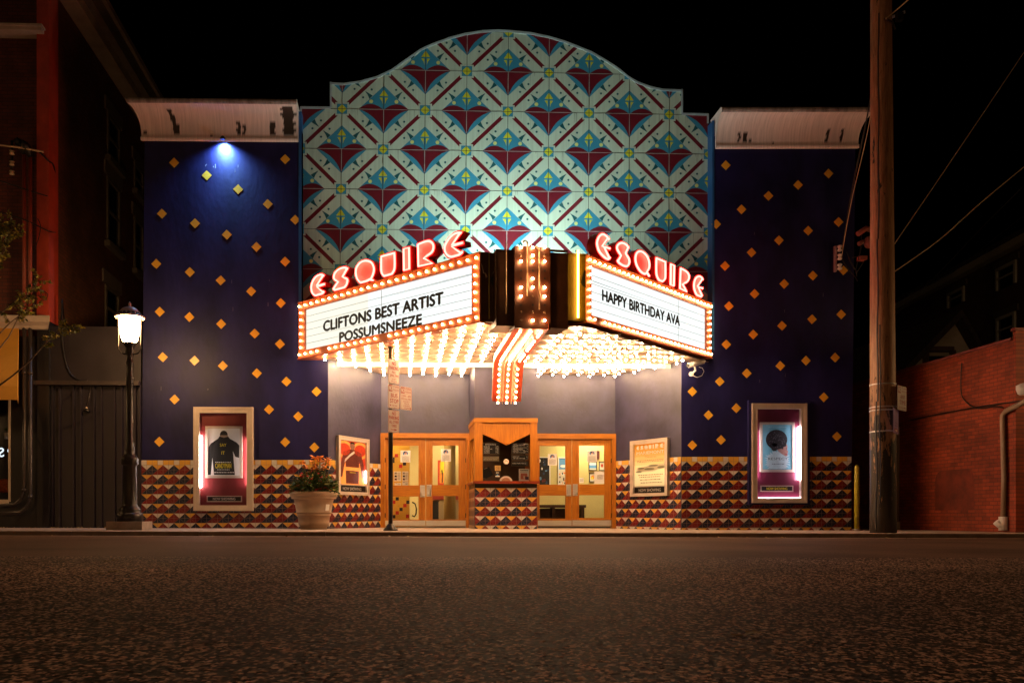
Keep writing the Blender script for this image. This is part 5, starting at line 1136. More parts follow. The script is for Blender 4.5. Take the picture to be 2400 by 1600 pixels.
# ================================================================== sign post
M_SIGNF = mat("sign_face", (0.50, 0.43, 0.36), 0.4, var=.05); M_SRED = mat("sign_red", (0.28, 0.012, 0.008), 0.5)
PPX = 915.5; p = onY(PPX, 1240, -2.5); sp_t = empty("sign_post", (p.x, p.y, gz(p.x)), "black sign post with four parking signs standing in front of the doors", "sign post")
g = gz(p.x); mb = MB(); mb.lathe((p.x, p.y, g), [(.16, 0), (.15, .03), (.10, .08), (.07, .13), (.05, .15)], M_POST, 20); build("base", mb, sp_t)
mb = MB(); zt = onY(PPX, 815, -2.5).z; mb.lathe((p.x, p.y, g), [(.048, .1), (.048, 3.55)], M_POST, 16); build("pole", mb, sp_t)
mb = MB(); prof = [(.045, 3.54 - 0)]
z0 = 3.54
for k in range(9): z0 += .028; prof += [(.055 if k % 2 else .04, z0)]
prof += [(.05, z0 + .03), (.058, z0 + .05), (.05, zt - g - .03), (.0, zt - g)]
mb.lathe((p.x, p.y, g), prof, mat("finial_bronze", (.20, .13, .07), .4, metal=.5, var=.4), 16); build("finial", mb, sp_t)
a48 = radians(46); SW = Wall((p.x + .075 * sin(a48), p.y - .075 * cos(a48)), (cos(a48), sin(a48)))
def road_sign(q, lab, rows, red_corner=False, parent=None, W=SW, face=M_SIGNF, ink=M_SRED, name="sign"):
    u0, u1, z0, z1 = uzbox(W, q, 0); wd, hg = u1 - u0, z1 - z0; r = .03
    def rr(i, o): return [W.pt(x, z, o) for x, z in sum([[(cx + (r) * cos(a), cz + (r) * sin(a)) for a in [st + k * pi / 8 for k in range(5)]] for cx, cz, st in ((u1 - i - r, z1 - i - r, 0), (u0 + i + r, z1 - i - r, pi / 2), (u0 + i + r, z0 + i + r, pi), (u1 - i - r, z0 + i + r, 1.5 * pi))], [])]
    mb = MB(); mb.prism(rr(0, .004), -W.n * .006, face); mb.face(rr(.008, .0055), ink); mb.face(rr(.016, .007), face)
    s = USheet(W, u0, u1, z0, z1, .008)
    if red_corner: s.rect(.04, .03, .36, .29, ink, 0); s.text("NO", .07, .07, .33, .25, face, .03); s.rect(.04, .295, .96, .305, ink, 0)
    for tx, x0, y0, x1, y1, b in rows:
        if tx == ">": s.poly([(x0, (y0 * 2 + y1) / 3), (x0 + (x1 - x0) * .55, (y0 * 2 + y1) / 3), (x0 + (x1 - x0) * .55, y0), (x1, (y0 + y1) / 2), (x0 + (x1 - x0) * .55, y1), (x0 + (x1 - x0) * .55, (y0 + y1 * 2) / 3), (x0, (y0 + y1 * 2) / 3)], ink, 1)
        elif tx == "<": s.poly([(x1, (y0 * 2 + y1) / 3), (x1, (y0 + y1 * 2) / 3), (x1 - (x1 - x0) * .55, (y0 + y1 * 2) / 3), (x1 - (x1 - x0) * .55, y1), (x0, (y0 + y1) / 2), (x1 - (x1 - x0) * .55, y0), (x1 - (x1 - x0) * .55, (y0 * 2 + y1) / 3)], ink, 1)
        else: s.text(tx, x0, y0, x1, y1, ink, b + .02)
    for zz in (.04, .96): s.disc(.5, zz, .022, .014, M_BLK, 4, 8)
    mb.raw(s.mb.v, s.mb.f, ink); 
    n0 = len(mb.f) - len(s.mb.f)
    for k, m in enumerate(s.mb.m): mb.m[n0 + k] = mb.mi(s.mb.ms[m])
    o = build(name, mb, parent, recalc=False); o["label"] = lab; return o
road_sign([(909.8, 839), (935.2, 845.6), (935.2, 901.2), (909.5, 896.2)], "topmost no parking sign with Friday hours", [("NO", .32, .09, .68, .25, .01), ("PARKING", .10, .29, .90, .44, .01), ("FRI.", .32, .49, .68, .60, 0), ("3PM-7PM", .12, .63, .90, .75, 0), ("EXCEPT", .30, .79, .72, .85, 0), ("SUN & HOL", .24, .88, .78, .94, 0)], False, sp_t)
road_sign([(909.5, 898.7), (935.8, 903.6), (935.8, 959.2), (909.5, 955)], "bus stop sign with red no stopping corner", [("STOPPING", .41, .06, .95, .14, 0), ("PARKING", .41, .18, .93, .26, 0), ("BUS", .22, .37, .80, .54, .01), ("STOP", .15, .60, .88, .77, .01), ("<", .10, .83, .26, .93, 0), ("TOW ZONE", .33, .85, .78, .91, 0)], True, sp_t)
road_sign([(938, 904), (964.4, 909.5), (964.9, 963.3), (938, 957.5)], "side sign with truck loading exception", [("STOPPING", .41, .06, .95, .14, 0), ("PARKING", .41, .18, .93, .26, 0), ("12PM - 4PM", .10, .36, .90, .45, 0), ("MON thru WED", .08, .49, .92, .57, 0), ("EXCEPT", .24, .61, .78, .67, 0), ("TRUCK", .30, .70, .74, .76, 0), ("LOADING", .22, .79, .80, .85, 0), ("TOW ZONE", .26, .88, .72, .94, 0), (">", .76, .86, .93, .97, 0)], True, sp_t)
road_sign([(909.5, 958.4), (935.2, 963), (935.2, 1015.6), (909.8, 1010.5)], "lowest no parking all other times sign", [("NO", .32, .08, .68, .23, .01), ("PARKING", .08, .27, .93, .42, .01), ("ALL OTHER", .08, .47, .92, .60, 0), ("TIMES", .26, .65, .74, .77, 0), (">", .22, .83, .82, .93, 0)], False, sp_t)
mb = MB(); q = [SW.pt(SW.uz(936, 930)[0] - .1, zz, -.012) for zz in (0, 0)]
for yy in (912, 950): u, zz = SW.uz(937, yy); mb.wbox(SW, u - .12, u + .12, zz - .015, zz + .015, -.02, -.003, M_DKMET)
build("bracket", mb, sp_t)

# ================================================================== planter with flowers
p = onY(735.7, 1238, -1.0); g = gz(p.x); pl = empty("planter", (p.x, p.y, g), "large round beige planter pot full of flowers against the tiled wall", "planter")
M_POT = mat("pot_beige", (0.36, 0.25, 0.165), .6, var=.15, vscale=3, bump=.08, bscale=20)
mb = MB(); c = (p.x, p.y, g); mb.lathe(c, [(.30, 0), (.305, .05), (.318, .055), (.322, .085), (.335, .09), (.345, .16), (.36, .29), (.375, .295), (.38, .33), (.37, .335), (.385, .36), (.40, .365), (.40, .39), (.392, .395), (.445, .67), (.455, .68), (.505, .685), (.51, .70), (.495, .71), (.525, .73), (.54, .80), (.535, .83), (.51, .845), (.47, .83), (.46, .74)], M_POT, 48); build("pot", mb, pl)
mb = MB(); mb.lathe(c, [(.0, .78), (.46, .78)], mat("soil", (.03, .02, .012), .9), 24); build("soil", mb, pl, recalc=False)
mb = MB(); a = -.55; q = V((p.x + .425 * sin(.85), p.y - .425 * cos(.85), g + .50)); tx = V((cos(.85), sin(.85), 0)); mb.face([q - tx * .05 + V((0, 0, -.08)), q + tx * .05 + V((0.006, 0, -.08)), q + tx * .05 + V((.02, 0, .06)), q - tx * .05 + V((0.014, -.006, .06))], M_PAPER); build("price_tag", mb, pl, recalc=False)
fp = empty("flowering_plant", (p.x, p.y, g + .78), "bushy green plant with orange and red blossoms growing in the beige planter", "plant")
M_LF = [mat("leaf_green", (0.075, 0.13, 0.022), .5), mat("leaf_lime", (0.22, 0.22, 0.04), .5), mat("leaf_dark", (0.022, 0.065, 0.018), .45)]
M_OF = mat("petal_orange", (0.85, 0.28, 0.02), .5, var=.2, vscale=30); M_RF = mat("petal_red", (0.62, 0.02, 0.02), .5, var=.3, vscale=30)
rp = random.Random(11)
def leaf(mb, b, d, L, wd, m, droop=.2):
    d = d.normalized(); s = d.cross(V((0, 0, 1))); s = s.normalized() if s.length > .01 else V((1, 0, 0)); n = s.cross(d)
    s = (s * cos(rp.uniform(-.7, .7)) + n * sin(rp.uniform(-.7, .7))).normalized()
    m1, m2, e = b + d * L * .35, b + d * L * .7 - V((0, 0, L * droop * .4)), b + d * L - V((0, 0, L * droop))
    mb.face([b, m1 + s * wd, m2 + s * wd * .75, e, m2 - s * wd * .75, m1 - s * wd], m)
top = V((p.x, p.y, g + .80))
lv = MB()
for k in range(2100):
    a = rp.uniform(0, 2 * pi); r = sqrt(rp.random()); hh = rp.uniform(-.02, .60) * (1 - r * .55); q = top + V((r * .50 * cos(a), r * .50 * sin(a), hh)); d = V((cos(a) * r, sin(a) * r, rp.uniform(-.3, .9)))
    leaf(lv, q, d, rp.uniform(.06, .13), rp.uniform(.014, .030), M_LF[rp.choice((0, 0, 1, 2, 2))])
build("leaves", lv, fp, False, False)["kind"] = "stuff"
for (ax, az, L, tx_) in ((-.14, .22, .42, -.5), (.22, .26, .40, .25), (.10, .2, .50, .05), (-.24, .18, .34, -.8), (.32, .24, .30, .7), (-.02, .24, .46, -.15)):
    mb = MB(); b = top + V((ax * .6, -.12 + rp.uniform(-.1, .1), .05)); leaf(mb, b, V((tx_ * .6, -.25, 1)), L, .055, M_LF[2], .05)
    b2 = b + V((.03, .02, 0)); leaf(mb, b2, V((tx_ * .6 + .1, -.22, 1)), L * .9, .05, M_LF[0], .05); build("broad_leaf", mb, fp, False, False)
for k in range(24):
    mb = MB(); q = top + V((rp.choice((-.24, -.2, .0, .05, .14, .2, .27, .31)) + rp.uniform(-.05, .05), rp.uniform(-.2, .1), rp.uniform(.55, .82)))
    mb.tube([top + V(((q.x - top.x) * .5, (q.y - top.y) * .5, .1)), q], .005, M_LF[0], 5)
    for j in range(8): a = j * pi / 4 + rp.random(); leaf(mb, q + V((0, 0, rp.uniform(-.03, .03))), V((cos(a), sin(a), rp.uniform(-.2, .8))), rp.uniform(.07, .12), .030, M_OF, .1)
    build("orange_blossom", mb, fp, False, False)
for k in range(48):
    mb = MB(); a = rp.uniform(0, 2 * pi); r = rp.uniform(.5, 1.02); q = top + V((r * .53 * cos(a), -abs(r * .53 * sin(a)) if rp.random() < .8 else r * .5 * sin(a), rp.uniform(.02, .55) * (1.15 - r * .55)))
    for j in range(6): b = j * pi / 3 + rp.random(); leaf(mb, q, V((cos(b), sin(b) - .5, rp.uniform(-.2, .9))), rp.uniform(.035, .06), .022, M_RF, .1)
    build("red_blossom", mb, fp, False, False)

# ================================================================== brick building on the left
BR = brickmat("red_brick_front_shaded", (0.13, 0.026, 0.013), (0.09, 0.018, 0.010), (0.045, 0.016, 0.011), 'X', 1.0, bump=.4); BRS = brickmat("red_brick_side", (0.16, 0.05, 0.025), (0.11, 0.036, 0.02), (0.07, 0.035, 0.02), 'Y', 1.0, bump=.5)  # front brick colour darkened so the lamp-lit pilaster strip stands out
M_BAND = mat("stone_band", (0.45, 0.36, 0.31), .7, var=.2, vscale=3, bump=.1)
xc = onY(114, 700, -.15).x; bb = empty("brick_building", (xc - 5, 4, gz(xc)), "tall red brick building with stone bands and cornice next to the cinema", "building")
xp = onY(86, 700, -.15).x
mb = MB(); mb.box(-24, xp, 0.05, .4, 4.5, 16, BR); mb.box(xp, xc, -.15, .4, 4.85, 16, mat('pilaster_lamplit_red', (0.42, 0.048, 0.020), .6, var=.25, vscale=3, bump=.25, bscale=25)); mb.box(xp, xc, -.13, .4, -.2, 4.84, mat('storefront_black', (0.012, 0.010, 0.012), .45, var=.3)); build("front_wall", mb, bb)  # street lamp's light on the pilaster is put into its brighter red
mb = MB(); mb.box(xc - .4, xc, .4, 17, -.3, 13.15, BRS); mb.box(-24, xc - .4, 16.6, 17, -.3, 13.1, BRS); build("side_wall", mb, bb)
mb = MB(); mb.box(xc - .5, xc + .42, .42, 17.3, 12.72, 12.98, M_BAND); mb.box(xc - .5, xc + .62, .42, 17.4, 12.98, 13.4, mat("cornice_grey", (.25, .2, .17), .7, var=.2)); mb.box(xc - .5, xc + .72, .40, 17.5, 13.4, 13.55, M_BAND); mb.box(-24, xc - .5, .4, 17, 13.1, 13.4, MATS["cornice_grey"]); build("cornice", mb, bb)
def front_box(name, x0, y0, x1, y1, ya, yb, m, par=bb, mb=None):
    a, b = onY(x0, y0, ya), onY(x1, y1, ya); k = MB(); k.box(a.x, b.x, ya, yb, b.z, a.z, m); return build(name, k, par)
a, b = onY(-300, 53, -.3), onY(97, 72, -.3)
mb = MB(); mb.box(-24, b.x, -.32, .1, b.z, a.z, M_BAND); mb.box(-24, b.x + .03, -.36, .08, a.z - .03, a.z + .02, M_BAND); build("stone_band", mb, bb)
a, b = onY(100, 740, -.5), onY(60, 766, -.5)
mb = MB(); pr = [(-.2, b.z), (-.3, b.z), (-.36, b.z + .06), (-.50, b.z + .12), (-.55, a.z - .04), (-.55, a.z), (-.2, a.z + .08)]; e1 = onY(119, 750, -.5).x; n_ = len(pr)
L_ = [V((-24, y, z)) for y, z in pr]; R_ = [V((e1 - (.55 + y) * .55, y, z)) for y, z in pr]
mb.face(L_, M_BAND); mb.face(R_[::-1], M_BAND)
for i in range(n_): j = (i + 1) % n_; mb.face([L_[i], R_[i], R_[j], L_[j]], M_BAND)
build("stone_ledge", mb, bb)
SD = Wall((xc + .001, 17), (0, -1))           # side wall plane, u runs towards the viewer
M_FRW = mat("window_frame", (0.13, 0.105, 0.08), .6, var=.15); M_DGL = mat("dark_glass", (0.01, 0.01, 0.012), .1, spec=.8); M_LINT = mat("lintel_stone", (0.16, 0.12, 0.10), .7, var=.2)
SD2 = Wall((xc, 0), (0, 1)); SDn = Wall((xc, 17), (0, -1)); SDn.n = V((1, 0, 0)); 
class XWall(Wall):
    def __init__(s, X): s.p = V((X, 0, 0)); s.d = V((0, 1, 0)); s.n = V((1, 0, 0))
XW = XWall(xc)
def side_window(x0, x1, yt, yb):
    """x0 near jamb, x1 far jamb; y at the far jamb"""
    u0 = XW.uz(x0, yb)[0]; u1, zt_ = XW.uz(x1, yt); _, zb2 = XW.uz(x1, yb); f = .10
    mb = MB()
    for a in ((u0, u0 + f, zb2, zt_), (u1 - f, u1, zb2, zt_)): mb.wbox(XW, *a, -.1, .05, M_FRW)
    mb.wbox(XW, u0 + f, u1 - f, zt_ - f, zt_, -.1, .05, M_FRW); mb.wbox(XW, u0 + f, u1 - f, (zt_ + zb2) / 2 - .04, (zt_ + zb2) / 2 + .04, -.1, .03, M_FRW); w_ = build("window", mb, bb)
    mb = MB(); mb.wbox(XW, u0 + f, u1 - f, zb2, zt_ - f, -.09, .006, M_DGL); build("pane", mb, w_)
    mb = MB(); mb.wbox(XW, u0 - .15, u1 + .15, zb2 - .16, zb2, 0.002, .16, M_FRW); build("sill", mb, w_)
    mb = MB(); mb.wbox(XW, u0 - .2, u1 + .2, zt_ + .02, zt_ + .38, 0.002, .05, M_LINT); build("lintel", mb, w_)
side_window(250, 279, 302, 402); side_window(249, 279, 446, 594); side_window(313, 334, 405, 470); side_window(313, 334, 530, 650); side_window(245, 277, 690, 790)
# storefront: awning, dark window with lit lettering, jamb
mb = MB(); aw = [onY(-60, 762, -.35), onY(43, 768, -.35), onY(42, 937, -.95), onY(-60, 918, -.95)]
q = [V((-14, -.3, onY(43, 768, -.3).z)), V((onY(43, 768, -.3).x, -.3, onY(43, 768, -.3).z)), V((onY(41, 900, -1.0).x, -1.0, onY(41, 905, -1.0).z)), V((-14, -1.0, onY(41, 905, -1.0).z))]
M_AWN = mat("awning_canvas", (0.55, 0.26, 0.03), .7, var=.1, bump=.1, bscale=20)
mb.prism(q, V((0, .03, -.02)), M_AWN); val = [q[3], q[2], q[2] + V((0, 0, -.30)), q[3] + V((0, 0, -.30))]; mb.prism(val, V((0, .03, 0)), M_AWN)
mb.face([q[1], q[2], q[2] + V((0, 0, -.3)), V((q[1].x, -.3, q[2].z - .3))], M_AWN); build("awning", mb, bb)
xs = onY(28, 1000, 0).x
M_SHOPB = mat("storefront_black", (0.012, 0.010, 0.012), .45, var=.3)
mb = MB(); mb.box(xs + .0, xp, -.06, .35, -.2, 4.5, M_SHOPB); mb.box(-24, xs, -.03, .35, -.2, .62, M_SHOPB); mb.box(-24, xs, -.02, .35, 3.25, 4.5, M_SHOPB); build("storefront", mb, bb)
mb = MB(); mb.box(xs - .05, xs, -.08, 0, .62, 3.25, M_ALU); mb.box(-24, xs - .05, -.09, 0, .55, .67, M_ALU)
w_ = build("window", mb, bb); mb = MB(); mb.face([(-14, .0, .6), (xs, .0, .6), (xs, .0, 3.3), (-14, .0, 3.3)], M_GLASS); build("pane", mb, w_, recalc=False)
mb = MB(); mb.box(-24, xs + .3, 1.6, 1.7, -.1, 4.2, M_SHOPB); mb.box(xs + .02, xs + .1, .3, 1.6, -.1, 4.2, M_SHOPB); mb.box(-24, xs, .3, 1.6, -.1, 0.0, M_SHOPB); mb.box(-24, xs, .36, 1.6, 3.6, 3.7, M_SHOPB); build("shop_interior", mb, bb)
SHOP = Wall((0, .25), (1, 0))
mb = MB(); M_GLOW = emat("shop_letter_light", (.75, .9, 1.0), .6); u0, z1 = SHOP.uz(18, 1050); u1, z0 = SHOP.uz(29, 1070); mb.text(SHOP, "P", u0, z0, u1, z1, 0, M_GLOW, .02, mirror=True); u0, z1 = SHOP.uz(-3, 1049); u1, z0 = SHOP.uz(9, 1070); mb.text(SHOP, "S", u0, z0, u1, z1, 0, M_GLOW, .02, mirror=True)
tag(build("window_lettering", mb, None, recalc=False, base=SHOP.pt(u0, z0)), "pale glowing mirror-written letters in the dark shop window", "sign")
mb = MB(); cp = onY(10, 1138, .45); mb.ball(cp, .20, mat("cushion_orange", (.48, .10, .015), .8, var=.5, vscale=16), 14, 8, (1.25, .7, .85)); tag(build("cushion", mb, None, base=cp - V((0, 0, .2))), "orange patterned cushion in the dark shop window", "cushion")
mb = MB(); cp = onY(18, 1016, .5); mb.lathe(cp - V((0, 0, .12)), [(.07, 0), (.09, .14), (.085, .14)], M_WHITE, 14)
for k in range(40): a = rp.uniform(0, 6.28); leaf(mb, cp + V((0, 0, .02)), V((cos(a) * .6, sin(a) * .6, 1)), .2, .015, M_LF[0], .3)
tag(build("potted_plant", mb, None, False, False, base=cp), "little potted plant on a shelf in the dark shop window", "plant")
# conduits with weather heads
M_CONDR = mat("conduit_red", (0.26, 0.04, 0.018), .5, var=.2); M_CONDB = mat("conduit_black", (0.05, 0.04, 0.04), .4, metal=.3, var=.2)
for k, (x, yt, lab, hx) in enumerate(((57, 360, "red painted conduit on the brick pilaster, the one nearer the shop window", -26), (71, 366, "red painted conduit on the brick pilaster, the one nearer the metal clad wall", 4))):
    t = empty("conduit", onY(x, 1200, -.25), lab, "conduit", "conduits on the brick pilaster"); Y = -.26
    mb = MB(); mb.tube([onY(x, yt, Y), onY(x, 745, Y)], .042, M_CONDR, 12); build("upper_pipe", mb, t)
    yb_ = 1180 if k == 0 else 1198
    mb = MB(); mb.tube([onY(x, 745, Y - .02), onY(x, yb_ - 45, Y - .02), onY(x - 2, yb_ - 25, Y - .02), onY(x - 10, yb_ - 8, Y - .02), onY(x - 24, yb_ + 2, Y - .02), onY(-10, yb_ + 6, Y - .02)], .045, M_CONDB, 12)
    for yy in (1145 if k == 0 else 1160, 870): mb.tube([onY(x, yy, Y - .02), onY(x, yy + 7, Y - .02)], .06, M_CONDB, 12)
    build("lower_pipe", mb, t)
    mb = MB(); h0, h1 = onY(x, yt + 2, Y), onY(x - 4, yt - 12, Y - .05); mb.tube([h0, h1, onY(x - 13, yt - 26, Y - .18), onY(x - 22, yt - 33, Y - .25)], .06, M_DKMET, 10, rs=[.05, .085, .10, .07]); build("weather_head", mb, t)
# black infill between the two buildings
x0, x1 = xc - .02, onY(331, 1000, 0).x - .005; zc0 = onY(200, 903, -.1).z; zc1 = onY(200, 893, -.12).z; zt = onY(200, 765, 0).z
iw = empty("metal_clad_wall", ((x0 + x1) / 2, 0, gz(x0)), "black ribbed metal wall closing the gap between brick building and cinema", "wall"); M_CLAD = mat("clad_black", (0.017, 0.013, 0.022), .36, var=.3, vscale=2); xl = onY(78, 1000, -.2).x
mb = MB(); mb.box(x0 - .3, x1, .02, .10, -.2, zc0, M_CLAD)
for px_ in (84, 95, 122, 138, 171, 188, 219, 236, 267, 284, 316, 327):
    xx = onY(px_, 1000, -.05).x; 
    if xx > x0 - .3: mb.hexa([(xx - .035, .02, -.2), (xx + .035, .02, -.2), (xx + .02, -.05, -.2), (xx - .02, -.05, -.2), (xx - .035, .02, zc0), (xx + .035, .02, zc0), (xx + .02, -.05, zc0), (xx - .02, -.05, zc0)], M_CLAD)
build("ribbed_panel", mb, iw); mb = MB(); mb.box(xl, x1 + .0, -.20, .1, zc0, zc1, mat("clad_ledge", (.04, .028, .026), .5, var=.3)); build("ledge", mb, iw)
mb = MB(); mb.box(xl, x1, -.02, .1, zc1, zt, mat("clad_fascia", (.020, .014, .018), .5, var=.3, vscale=2)); build("fascia", mb, iw)
wlp = onY(203, 962, -.08); wlt = empty("wall_lamp", wlp, "tiny unlit lamp dangling on a wire from the ledge of the black metal wall", "lamp"); mb = MB(); mb.lathe(wlp, [(.02, .06), (.09, 0.0), (.07, -.02)], M_DKMET, 12); mb.ball(wlp + V((0, 0, .06)), .035, M_ALU, 8, 5); build("shade", mb, wlt); mb = MB(); mb.tube([wlp + V((0, 0, .05)), onY(213, 906, -.06)], .008, M_CONDB, 6); build("wire", mb, wlt)
def cable(pts, r, lab, m=M_DKMET, n=6):
    pts = [V(p) for p in pts]; out = []
    for i in range(len(pts) - 1):
        p0, p1, p2, p3 = pts[max(0, i - 1)], pts[i], pts[i + 1], pts[min(len(pts) - 1, i + 2)]
        for k in range(6):
            t = k / 6; out.append(.5 * ((2 * p1) + (p2 - p0) * t + (2 * p0 - 5 * p1 + 4 * p2 - p3) * t * t + (3 * p1 - p0 - 3 * p2 + p3) * t ** 3))
    out.append(pts[-1]); mb = MB(); mb.tube(out, r, m, n); return tag(build("cable", mb, None, base=pts[0]), lab, "cable")
cable([onY(x, y, -.06) for x, y in ((145, 700), (146, 790), (152, 840), (165, 875), (185, 890), (205, 892))], .02, "thick black cable curving down over the plain fascia above the ribbed metal wall")
cable([onY(-20, 338, -.7), onY(40, 345, -.5), onY(75, 351, -.4), onY(102, 356, -.3)], .022, "pale service cable crossing the top of the red conduits", M_UNLIT)
cable([onY(88, 352, -.3), onY(112, 376, -.2), onY(128, 400, .2), onY(133, 520, 1.0), onY(140, 640, 1.0), onY(152, 765, .3)], .02, "black cable running from the pilaster corner down the dark side wall")
cable([onY(-10, 494, -.4), onY(60, 516, -.3), onY(112, 541, -.2), onY(131, 545, .3)], .014, "thin wire sloping over the middle of the red pilaster")
cable([onY(-10, 420, -.4), onY(60, 444, -.3), onY(112, 460, -.2)], .014, "thin wire sloping over the upper part of the red pilaster")
cable([onY(88, 512, -.2), onY(95, 530, -.22), onY(90, 560, -.2), onY(78, 600, -.22), onY(80, 660, -.2), onY(74, 700, -.2)], .01, "thin looping wire hanging beside the red conduits")
cable([onY(75, 664, -.2), onY(92, 680, -.22), onY(98, 694, -.25), onY(106, 702, -.22), onY(112, 690, -.2), onY(100, 680, -.22)], .01, "small coil of wire on the lower red pilaster")
ins = onY(28, 360, -.35); it_ = empty("insulator_rack", ins, "dark rack of pale insulators on the brick front beside the weather heads", "insulator rack"); mb = MB(); mb.tube([onY(28, 330, -.2), onY(28, 408, -.2)], .03, M_DKMET); build("rail", mb, it_)
for yy in (358, 383, 405): mb = MB(); mb.lathe(onY(28, yy, -.3), [(.03, -.05), (.06, -.04), (.04, 0), (.06, .04), (.03, .05)], M_UNLIT, 10); build("insulator", mb, it_)

# ================================================================== young tree at the left edge
p = onY(-120, 1236, -2.9); tr = empty("street_tree", (p.x, p.y, gz(p.x)), "young street tree with sparse yellow green leaves reaching in beside the brick building", "tree"); M_BARK = mat("bark", (.09, .055, .035), .85, var=.3, vscale=12, bump=.4)
rt = random.Random(21); lf = MB(); bk = MB(); M_TL = [mat("tree_leaf_a", (.20, .20, .03), .5), mat("tree_leaf_b", (.32, .25, .035), .5), mat("tree_leaf_c", (.06, .08, .015), .5)]
crotch = V((p.x, p.y, 1.9)); tm = MB(); tm.tube([V((p.x, p.y, -.1)), V((p.x + .02, p.y, 1.0)), crotch, crotch + V((-.05, .1, 2.0)), crotch + V((-.1, .1, 4.0))], .07, M_BARK, 10, rs=[.10, .08, .07, .05, .02])
def branch(pts, r, twigs, leaf_from=.35, dens=1.0):
    P = [V(q) for q in pts]; bk.tube(P, r, M_BARK, 6, rs=[r * (1 - .8 * k / (len(P) - 1)) for k in range(len(P))]); n = len(P) - 1
    for k in range(twigs):
        t = leaf_from + (1 - leaf_from) * (k + rt.random()) / twigs; i = min(n - 1, int(t * n)); q = P[i].lerp(P[i + 1], t * n - i); d = (P[i + 1] - P[i]).normalized()
        d2 = (d + V((rt.uniform(-.9, .9), rt.uniform(-.9, .9), rt.uniform(-.7, .6)))).normalized(); L = rt.uniform(.12, .30); e = q + d2 * L + V((0, 0, -L * .25)); bk.tube([q, q.lerp(e, .5) + V((0, 0, .03)), e], .006, M_BARK, 4)
        for j in range(int(rt.uniform(13, 24) * dens)):
            s = rt.uniform(.1, 1.1); b = q.lerp(e, s); dd = (d2 * .6 + V((rt.uniform(-1, 1), rt.uniform(-1, 1), rt.uniform(-1.1, .3)))).normalized(); Ls = rt.uniform(.045, .095); sd_ = dd.cross(V((rt.random(), rt.random(), rt.random()))).normalized() * Ls * .30
            m1 = b + dd * Ls * .45; lf.face([b, m1 + sd_, b + dd * Ls, m1 - sd_], M_TL[rt.choice((0, 0, 1, 1, 2))])
for pts, tw, lfm, dn in (([(-110, 960), (-40, 930), (30, 880), (70, 845), (110, 800), (145, 770), (168, 760)], 14, .62, 1.5), ([(-110, 900), (-30, 850), (20, 790), (45, 740), (60, 705), (66, 680)], 11, .55, .9), ([(-110, 760), (-40, 680), (0, 620), (20, 560), (28, 520)], 26, .3, 1.2), ([(-110, 820), (-50, 780), (0, 735), (40, 700), (70, 690), (95, 650)], 18, .4, 1.0), ([(-110, 740), (-60, 640), (-10, 560), (10, 530)], 22, .3, 1.2), ([(-110, 860), (-20, 800), (20, 760), (50, 735), (85, 716)], 9, .5, .8)):
    branch([onY(x, y, -2.9 + .12 * i * (1 if tw % 2 else -1)) for i, (x, y) in enumerate(pts)], .022, tw, lfm, dn)
for k in range(5): branch([crotch + V((0, 0, .4 * k)), crotch + V((-.4 + rt.uniform(-.4, .2), rt.uniform(-.8, .8), 1 + .5 * k)), crotch + V((-.8 + rt.uniform(-.5, .5), rt.uniform(-1.3, 1.3), 1.6 + .5 * k))], .025, 12, .3)
build("trunk", tm, tr); build("branches", bk, tr, False, False)["kind"] = "stuff"; build("leaves", lf, tr, False, False)["kind"] = "stuff"

# ================================================================== utility pole
def polemat():
    m = woodmat("pole_wood", (0.46, 0.25, 0.13), (0.17, 0.075, 0.03)); t = m.node_tree; b = t.nodes["Principled BSDF"]
    src = b.inputs["Base Color"].links[0].from_socket
    g = t.nodes.new("ShaderNodeNewGeometry"); sp = t.nodes.new("ShaderNodeSeparateXYZ"); t.links.new(g.outputs["Position"], sp.inputs[0])
    tc = t.nodes.new("ShaderNodeTexCoord"); mp = t.nodes.new("ShaderNodeMapping"); mp.inputs["Scale"].default_value = (7, 7, 1.5); t.links.new(tc.outputs["Object"], mp.inputs[0])
    n = t.nodes.new("ShaderNodeTexNoise"); n.inputs["Scale"].default_value = 1.4; n.inputs["Detail"].default_value = 7; n.inputs["Roughness"].default_value = .7; t.links.new(mp.outputs[0], n.inputs["Vector"])
    r = t.nodes.new("ShaderNodeMapRange"); r.inputs[1].default_value = .2; r.inputs[2].default_value = 3.2; r.inputs[3].default_value = .70; r.inputs[4].default_value = .36; t.links.new(sp.outputs[2], r.inputs[0])
    c = t.nodes.new("ShaderNodeMath"); c.operation = 'LESS_THAN'; t.links.new(n.outputs[0], c.inputs[0]); t.links.new(r.outputs[0], c.inputs[1])
    mx = t.nodes.new("ShaderNodeMix"); mx.data_type = 'RGBA'; mx.inputs[7].default_value = (0.022, 0.014, 0.008, 1); t.links.new(c.outputs[0], mx.inputs[0]); t.links.new(src, mx.inputs[6]); t.links.new(mx.outputs[2], b.inputs["Base Color"])
    b.inputs["Roughness"].default_value = .6; return m
M_POLE = polemat(); PY_ = -3.3
up = empty("utility_pole", onY(2070, 1249, PY_), "tall weathered wooden utility pole with tar stained foot at the kerb", "utility pole")
b0 = onY(2070, 1249, PY_); pts = [V((b0.x, PY_, -.3)), V((b0.x, PY_, .3))] + [onY(x, y, PY_) for x, y in ((2070, 1100), (2069, 900), (2068, 700), (2067, 450), (2066, 200), (2065, 0), (2064.5, -120))]; k = depthY(2070, PY_) / F
mb = MB(); mb.tube(pts, .2, M_POLE, 28, rs=[28.6 * k, 28.4 * k, 28 * k, 27 * k, 26 * k, 24.5 * k, 23.3 * k, 22.5 * k, 22 * k]); build("shaft", mb, up)
mb = MB()
